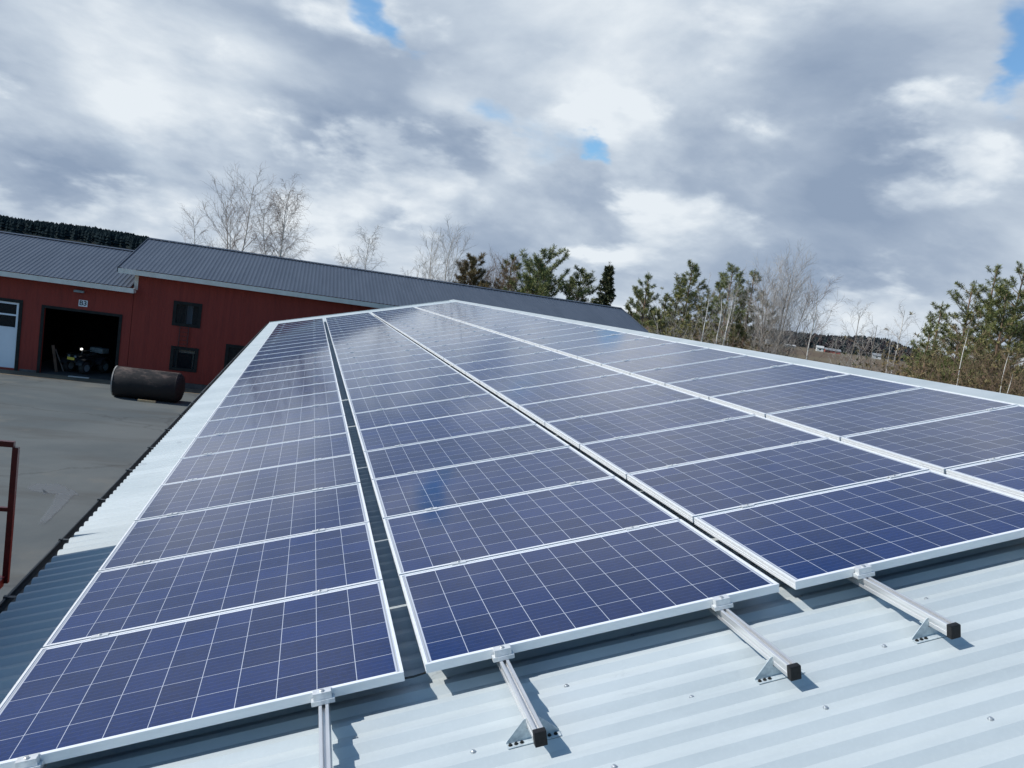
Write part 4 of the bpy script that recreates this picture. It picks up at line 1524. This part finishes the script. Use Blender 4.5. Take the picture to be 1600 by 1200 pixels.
spruce('dark pointed spruce at the right end of the barn roof', at_depth(953, 412, 58), 27, 3.3, G2)

# right hand trees beyond the ridge of the hall
G3 = 'trees beyond the hall ridge'
YA = 60
for i_, (px, py, Y, w_, nd, lab) in enumerate([(1000, 455, 64, 4.0, 'pine_needles', 'low pine tucked behind the pine right of the barn gable'), (1063, 446, 60, 4.0, 'young_pine_needles', 'bushy pine left of the tall narrow pine'),
                                            (1108, 452, 62, 4.2, 'pine_needles', 'low pine between the tall narrow pine and the birch stems'), (1128, 438, 58, 3.4, 'pine_needles', 'slender pine just left of the crossing birch stems'),
                                            (1160, 452, 60, 3.2, 'young_pine_needles', 'pine directly behind the crossing birch stems'), (1200, 468, 58, 3.8, 'pine_needles', 'low dark pine behind the aspen trunks')]):
    pine(lab, at_depth(px, py, Y), 300 + i_, w_, nd, G3, .22, 11, 6, .38, cone=.5, dens=1.1)
pine('pine with bright ragged top right of the barn gable', at_depth(1014, 426, YA), 31, 4.2, 'young_pine_needles', G3, .30, 13, 6, .40, cone=.7, dens=1.1)
pine('small dark pine between two taller pines right of the barn gable', at_depth(1042, 459, YA + 4), 32, 2.6, 'pine_needles', G3, .30, 10, 6, .4)
pine('tall narrow pine with tufted top standing above yellowish bushes', at_depth(1083, 410, YA - 3), 33, 3.8, 'pine_needles', G3, .35, 15, 6, .40, cone=.45)
pine('pine with bare birch stems crossing its crown', at_depth(1146, 418, YA - 6), 34, 3.5, 'young_pine_needles', G3, .42, 13, 6, .38, cone=.4, dens=1.1)
pine('thin pine with a small high crown left of the big bare aspen', at_depth(1180, 421, YA - 6), 35, 2.7, 'pine_needles', G3, .50, 11, 5, .36, cone=.35)
pine('middle-height pine low behind the birch stems', at_depth(1165, 460, YA - 2), 36, 3.4, 'pine_needles', G3, .30, 9, 6, .40, cone=.35)
bare_tree('birch_tree', 'thin bare birch with pale stem in front of the yellowish bushes', 'tree', at_depth(1112, 440, YA - 10), 37, 2.0, 1, group=G3, twig='pale_twigs', nb=18, tw=5)
bare_tree('birch_tree', 'faint tall bare birch whose top fades above the pines', 'tree', at_depth(1160, 403, YA - 7), 38, 2.8, 2, group=G3, twig='pale_twigs', nb=18, tw=6)
bare_tree('birch_tree', 'bare birch with crooked pale stem left of the big aspen', 'tree', at_depth(1146, 432, YA - 12), 39, 2.0, 2, group=G3, twig='pale_twigs', nb=16, tw=5)
bare_tree('aspen_tree', 'big bare multi-stemmed aspen with rounded grey crown', 'tree', at_depth(1234, 401, 50), 46, 4.6, 6, 'grey_bark', 'pale_twigs', group=G3, nb=24, tw=9, droop=.06, fork=.10, asc=1.0, bfrom=.36)
bare_tree('birch_tree', 'leaning bare white birch just right of the big aspen', 'tree', at_depth(1281, 436, 48), 41, 3.0, 1, group=G3, nb=24, tw=8, lean=-.03, droop=-.02)
bare_tree('leafless_tree', 'small pale bare tree standing in front of the far field', 'tree', at_depth(1346, 468, 46), 42, 2.8, 3, 'grey_bark', 'pale_twigs', group=G3, nb=15, tw=6, asc=1.0, fork=.2)
bare_tree('leafless_tree', 'thin bare sapling right of the small pale bare tree', 'tree', at_depth(1374, 490, 44), 43, 1.8, 1, 'grey_bark', 'pale_twigs', group=G3, nb=15, tw=5)
bare_tree('birch_tree', 'faint pale birch left of the big pine clump at the right edge', 'tree', at_depth(1416, 464, 46), 44, 2.5, 2, group=G3, twig='pale_twigs', nb=18, tw=6)

G4 = 'big pine clump at the right edge'
pine('ragged pine on the left side of the clump at the right edge', at_depth(1473, 472, 42), 51, 4.0, 'pine_needles', G4, 0.28, 13, 6, .33, cone=.45)
pine('pine with a lone tuft of branches sticking out at its top left', at_depth(1521, 443, 42), 52, 4.0, 'pine_needles', G4, 0.33, 14, 6, .33, cone=.4, lop=-.2)
pine('tallest open topped pine of the clump at the right edge', at_depth(1560, 414, 41), 53, 3.8, 'young_pine_needles', G4, 0.33, 15, 6, .33, cone=.5)
pine('olive pine cut off by the right edge of the view', at_depth(1602, 420, 38), 54, 5.0, 'pine_needles', G4, 0.25, 15, 7, .33, cone=.35, dens=1.35)
pine('dense olive pine in front of the tallest pine of the clump', at_depth(1574, 455, 37), 55, 4.4, 'pine_needles', G4, 0.25, 13, 7, .33, cone=.4, dens=1.3)
pine('low bright green pine at the left foot of the clump', at_depth(1455, 505, 38), 56, 3.0, 'young_pine_needles', G4, 0.28, 10, 6, .33, cone=.5)
pine('low olive pine in the middle foot of the clump', at_depth(1500, 520, 36), 57, 3.4, 'pine_needles', G4, 0.25, 9, 6, .33, cone=.4)
pine('pine just outside the right edge of the view', at_depth(1660, 400, 40), 58, 5.0, 'pine_needles', G4, 0.28, 14, 6, .33, cone=.4)
bare_tree('birch_tree', 'white curving birch stem in front of the pine clump', 'tree', at_depth(1519, 490, 31), 59, 2.2, 1, group=G4, twig='brown_twigs', nb=14, tw=6, lean=.02, trunk_r=.034)
bare_tree('birch_tree', 'white forked birch stem near the right edge, in front of brown bushes', 'tree', at_depth(1579, 530, 29), 60, 1.8, 2, group=G4, twig='brown_twigs', nb=12, tw=5, trunk_r=.030, fork=.25)

# undergrowth
def shrub_at(px, py, Y, w_, seed, lab, **kw):
    t = at_depth(px, py, Y)
    shrub(lab, (t.x, Y, 0), t.z, w_, seed, **kw)


G5 = 'bushes beyond the hall ridge'
for i_, (px, py, Y, w_, lab, kw) in enumerate([
    (985, 482, 66, 5, 'low green bush at the end of the barn roof', dict(leaf='willow_shoots')),
    (1032, 495, 58, 4, 'dark bush between the barn gable and the yellowish willow', dict(leaf='shrub_leaves')),
    (1058, 470, 55, 3.6, 'yellowish willow bush under the tall narrow pine', dict(leaf='willow_shoots', twig='pale_twigs', dens=1.3)),
    (1078, 488, 53, 3.6, 'fan-shaped willow bush right of the yellowish willow', dict(leaf='willow_shoots', twig='pale_twigs', leafy=.5)),
    (1104, 478, 56, 3.2, 'green bush behind the thin bare birch', dict(leaf='willow_shoots', dens=1.2)),
    (1130, 500, 52, 3.6, 'brown thicket below the crossing birch stems', dict(leafy=.5, dens=1.3)),
    (1160, 515, 50, 3.6, 'dark brown thicket left of the aspen trunks', dict(leafy=.6, dens=1.3)),
    (1186, 526, 52, 3.0, 'low thicket at the foot of the big aspen', dict(leafy=.6)),
    (1336, 568, 40, 1.6, 'small dark juniper bush below the small pale bare tree', dict(leaf='spruce_needles')),
    (1395, 548, 42, 3.0, 'brown bush left of the low bright pine', dict(leafy=.6)),
    (1424, 545, 38, 3.2, 'rust brown bush at the left foot of the pine clump', dict(leaf='rusty_pine_needles', dens=1.3)),
    (1462, 545, 34, 3.2, 'grey brown brush between pine clump and hall ridge', dict(leafy=.5, dens=1.3)),
    (1490, 558, 32, 3.0, 'brown brush left of the white curving birch', dict(leafy=.5, dens=1.3)),
    (1530, 560, 31, 3.4, 'green brown brush right of the white curving birch', dict(leaf='shrub_leaves', dens=1.4)),
    (1562, 565, 30, 3.2, 'dense brush left of the forked birch', dict(dens=1.4)),
    (1592, 560, 29, 3.4, 'dense brush at the right edge of the view', dict(dens=1.5)),
    (1545, 520, 36, 4.0, 'taller green bush under the dense olive pine', dict(leaf='willow_shoots', dens=1.4)),
    (1590, 515, 35, 4.0, 'tall brown bush under the olive pine at the right edge', dict(dens=1.4)),
]):
    shrub_at(px, py, Y, w_, 200 + i_, lab, group=G5, **kw)

# ------------------------------------------------------------------ far country


def house(name, label, px, py, Y, w_, d_, h_, rh, wall, roofm, rot=0.0, cat='house'):
    p = at_depth(px, py, Y)
    z = ground_h(p.x, p.y) - .3
    root = tag(empty(name, (p.x, p.y, z), (0, 0, rot)), label, cat, 'far farm buildings')
    MB().extrude([(-d_ / 2, 0), (d_ / 2, 0), (d_ / 2, h_), (0, h_ + rh), (-d_ / 2, h_)], lambda a, b_, k: ((-w_ / 2, w_ / 2)[k], a, b_)).build('wall', wall, root)
    rm_ = MB()
    for sgn in (-1, 1):
        rm_.quad((-w_ / 2 - .3, sgn * (d_ / 2 + .4), h_ - .1), (w_ / 2 + .3, sgn * (d_ / 2 + .4), h_ - .1), (w_ / 2 + .3, 0, h_ + rh + .12), (-w_ / 2 - .3, 0, h_ + rh + .12))
    o_ = rm_.build('roof', roofm, root)
    o_.modifiers.new('t', 'SOLIDIFY').thickness = .15
    wm_ = MB()
    n_ = max(1, int(w_ / 3))
    for k_ in range(n_):
        x_ = -w_ / 2 + (k_ + .5) * w_ / n_
        wm_.box(x_ - .5, x_ + .5, -d_ / 2 - .04, -d_ / 2 + .02, h_ * .4, h_ * .75)
    wm_.build('windows', 'dark_trim', root)
    return root


house('far_barn', 'low red barn far away across the field', 1300, 552, 400, 8.5, 5, 1.8, 1.0, 'red_barn_far', 'grey_far_roof', -.5, 'barn')
house('far_house', 'tiny white house left of the red barn across the field', 1280, 549, 400, 3.8, 4, 2.2, 1.0, 'pale_wall', 'pale_wall', -.5)
house('far_shed', 'long low white shed across the field right of the aspen', 1233, 545, 420, 6, 4, 1.0, .5, 'pale_wall', 'pale_wall', -.4, 'shed')
house('far_house', 'tiny pale house between the aspen trunks', 1200, 539, 420, 3.5, 4, 2.2, 1.0, 'pale_wall', 'grey_far_roof', -.4)
house('far_house', 'tiny pale cottage half hidden by the small bare tree', 1369, 560, 420, 5, 5, 2.4, 1.2, 'pale_wall', 'grey_far_roof', -.6)

# wooded rise around the horizon
prof_px = [(-400, 290), (-100, 318), (0, 333), (50, 341), (100, 346), (150, 352), (200, 361), (232, 367), (256, 396), (400, 425), (700, 468), (960, 505), (1040, 500), (1100, 502), (1180, 508), (1230, 514), (1290, 521), (1350, 522), (1390, 527), (1440, 548), (1500, 566), (1600, 580), (1800, 610), (2100, 655)]
DF = 900.0
keys = []
for px, py in prof_px:
    d = ray(px, py)
    keys.append((atan2(d.x, d.y), d.z / sqrt(d.x ** 2 + d.y ** 2)))
keys.sort()


def top_slope(az):
    if az <= keys[0][0]:
        return keys[0][1]
    for (a, s1), (b_, s2) in zip(keys, keys[1:]):
        if a <= az <= b_:
            return s1 + (s2 - s1) * (az - a) / (b_ - a)
    return keys[-1][1]


r = random.Random(77)
hm = MB()
azs = [radians(-75) + radians(165) * k / 110 for k in range(111)]
rr_ = [600, 680, 780, 900, 1050, 1300]


def hill_z(az, rad_):
    g_ = 5.0
    topz = EYE.z + top_slope(az) * DF - 10.5
    t = max(0, min(1, (rad_ - 640) / 260))
    return g_ + (max(topz, 3) - g_) * t if rad_ <= 900 else max(topz, 3) - (rad_ - 900) * .01


for az in azs:
    for rd in rr_:
        hm.v.append((EYE.x + rd * sin(az), EYE.y + rd * cos(az), hill_z(az, rd) - (1.5 if rd == 600 else 0)))
for k in range(110):
    for j in range(5):
        a = k * 6 + j
        hm.f.append((a, a + 6, a + 7, a + 1))
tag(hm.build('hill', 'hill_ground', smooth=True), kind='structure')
fo, fb = MB(), MB()
N = 13000
for k in range(N):
    az = radians(-62) + radians(140) * r.random()
    rd = 660 + 300 * r.random() ** .8
    bx_, by_ = EYE.x + rd * sin(az), EYE.y + rd * cos(az)
    bz_ = hill_z(az, rd) - .5
    px_guess = az
    h = r.uniform(9.0, 10.4) + (r.random() < .04) * 1.0
    bare = az > radians(30) and r.random() < .55
    w_ = r.uniform(2.2, 3.6) if not bare else r.uniform(2.2, 3.4)
    tgt = fb if bare else fo
    nl = 4 if not bare else 3
    for l_ in range(nl):
        za, zb2 = h * (l_ / nl) * .9 + h * .05, h * min(1.0, (l_ + 1.35) / nl)
        wr = w_ * (1 - l_ / nl) ** .45 if not bare else w_ * (.7, 1.0, .6)[l_]
        a0 = r.uniform(0, pi)
        i_ = len(tgt.v)
        for s_ in range(5):
            t = a0 + 2 * pi * s_ / 5
            q_ = r.uniform(.7, 1.2)
            tgt.v.append((bx_ + wr * q_ * cos(t), by_ + wr * q_ * sin(t), bz_ + za + r.uniform(-.4, .4)))
        tgt.v.append((bx_ + r.uniform(-.2, .2), by_ + r.uniform(-.2, .2), bz_ + zb2))
        for s_ in range(5):
            tgt.f.append((i_ + s_, i_ + (s_ + 1) % 5, i_ + 5))
tag(fo.build('forest', 'far_conifers', recalc=False), 'dark conifer forest covering the far rise on the horizon', 'forest', kind='stuff')
tag(fb.build('leafless_forest', 'far_bare_wood', recalc=False), 'brown leafless woodland mixed into the far rise behind the field', 'forest', kind='stuff')
print('objects', len(bpy.data.objects), 'verts', sum(len(me.vertices) for me in bpy.data.meshes))
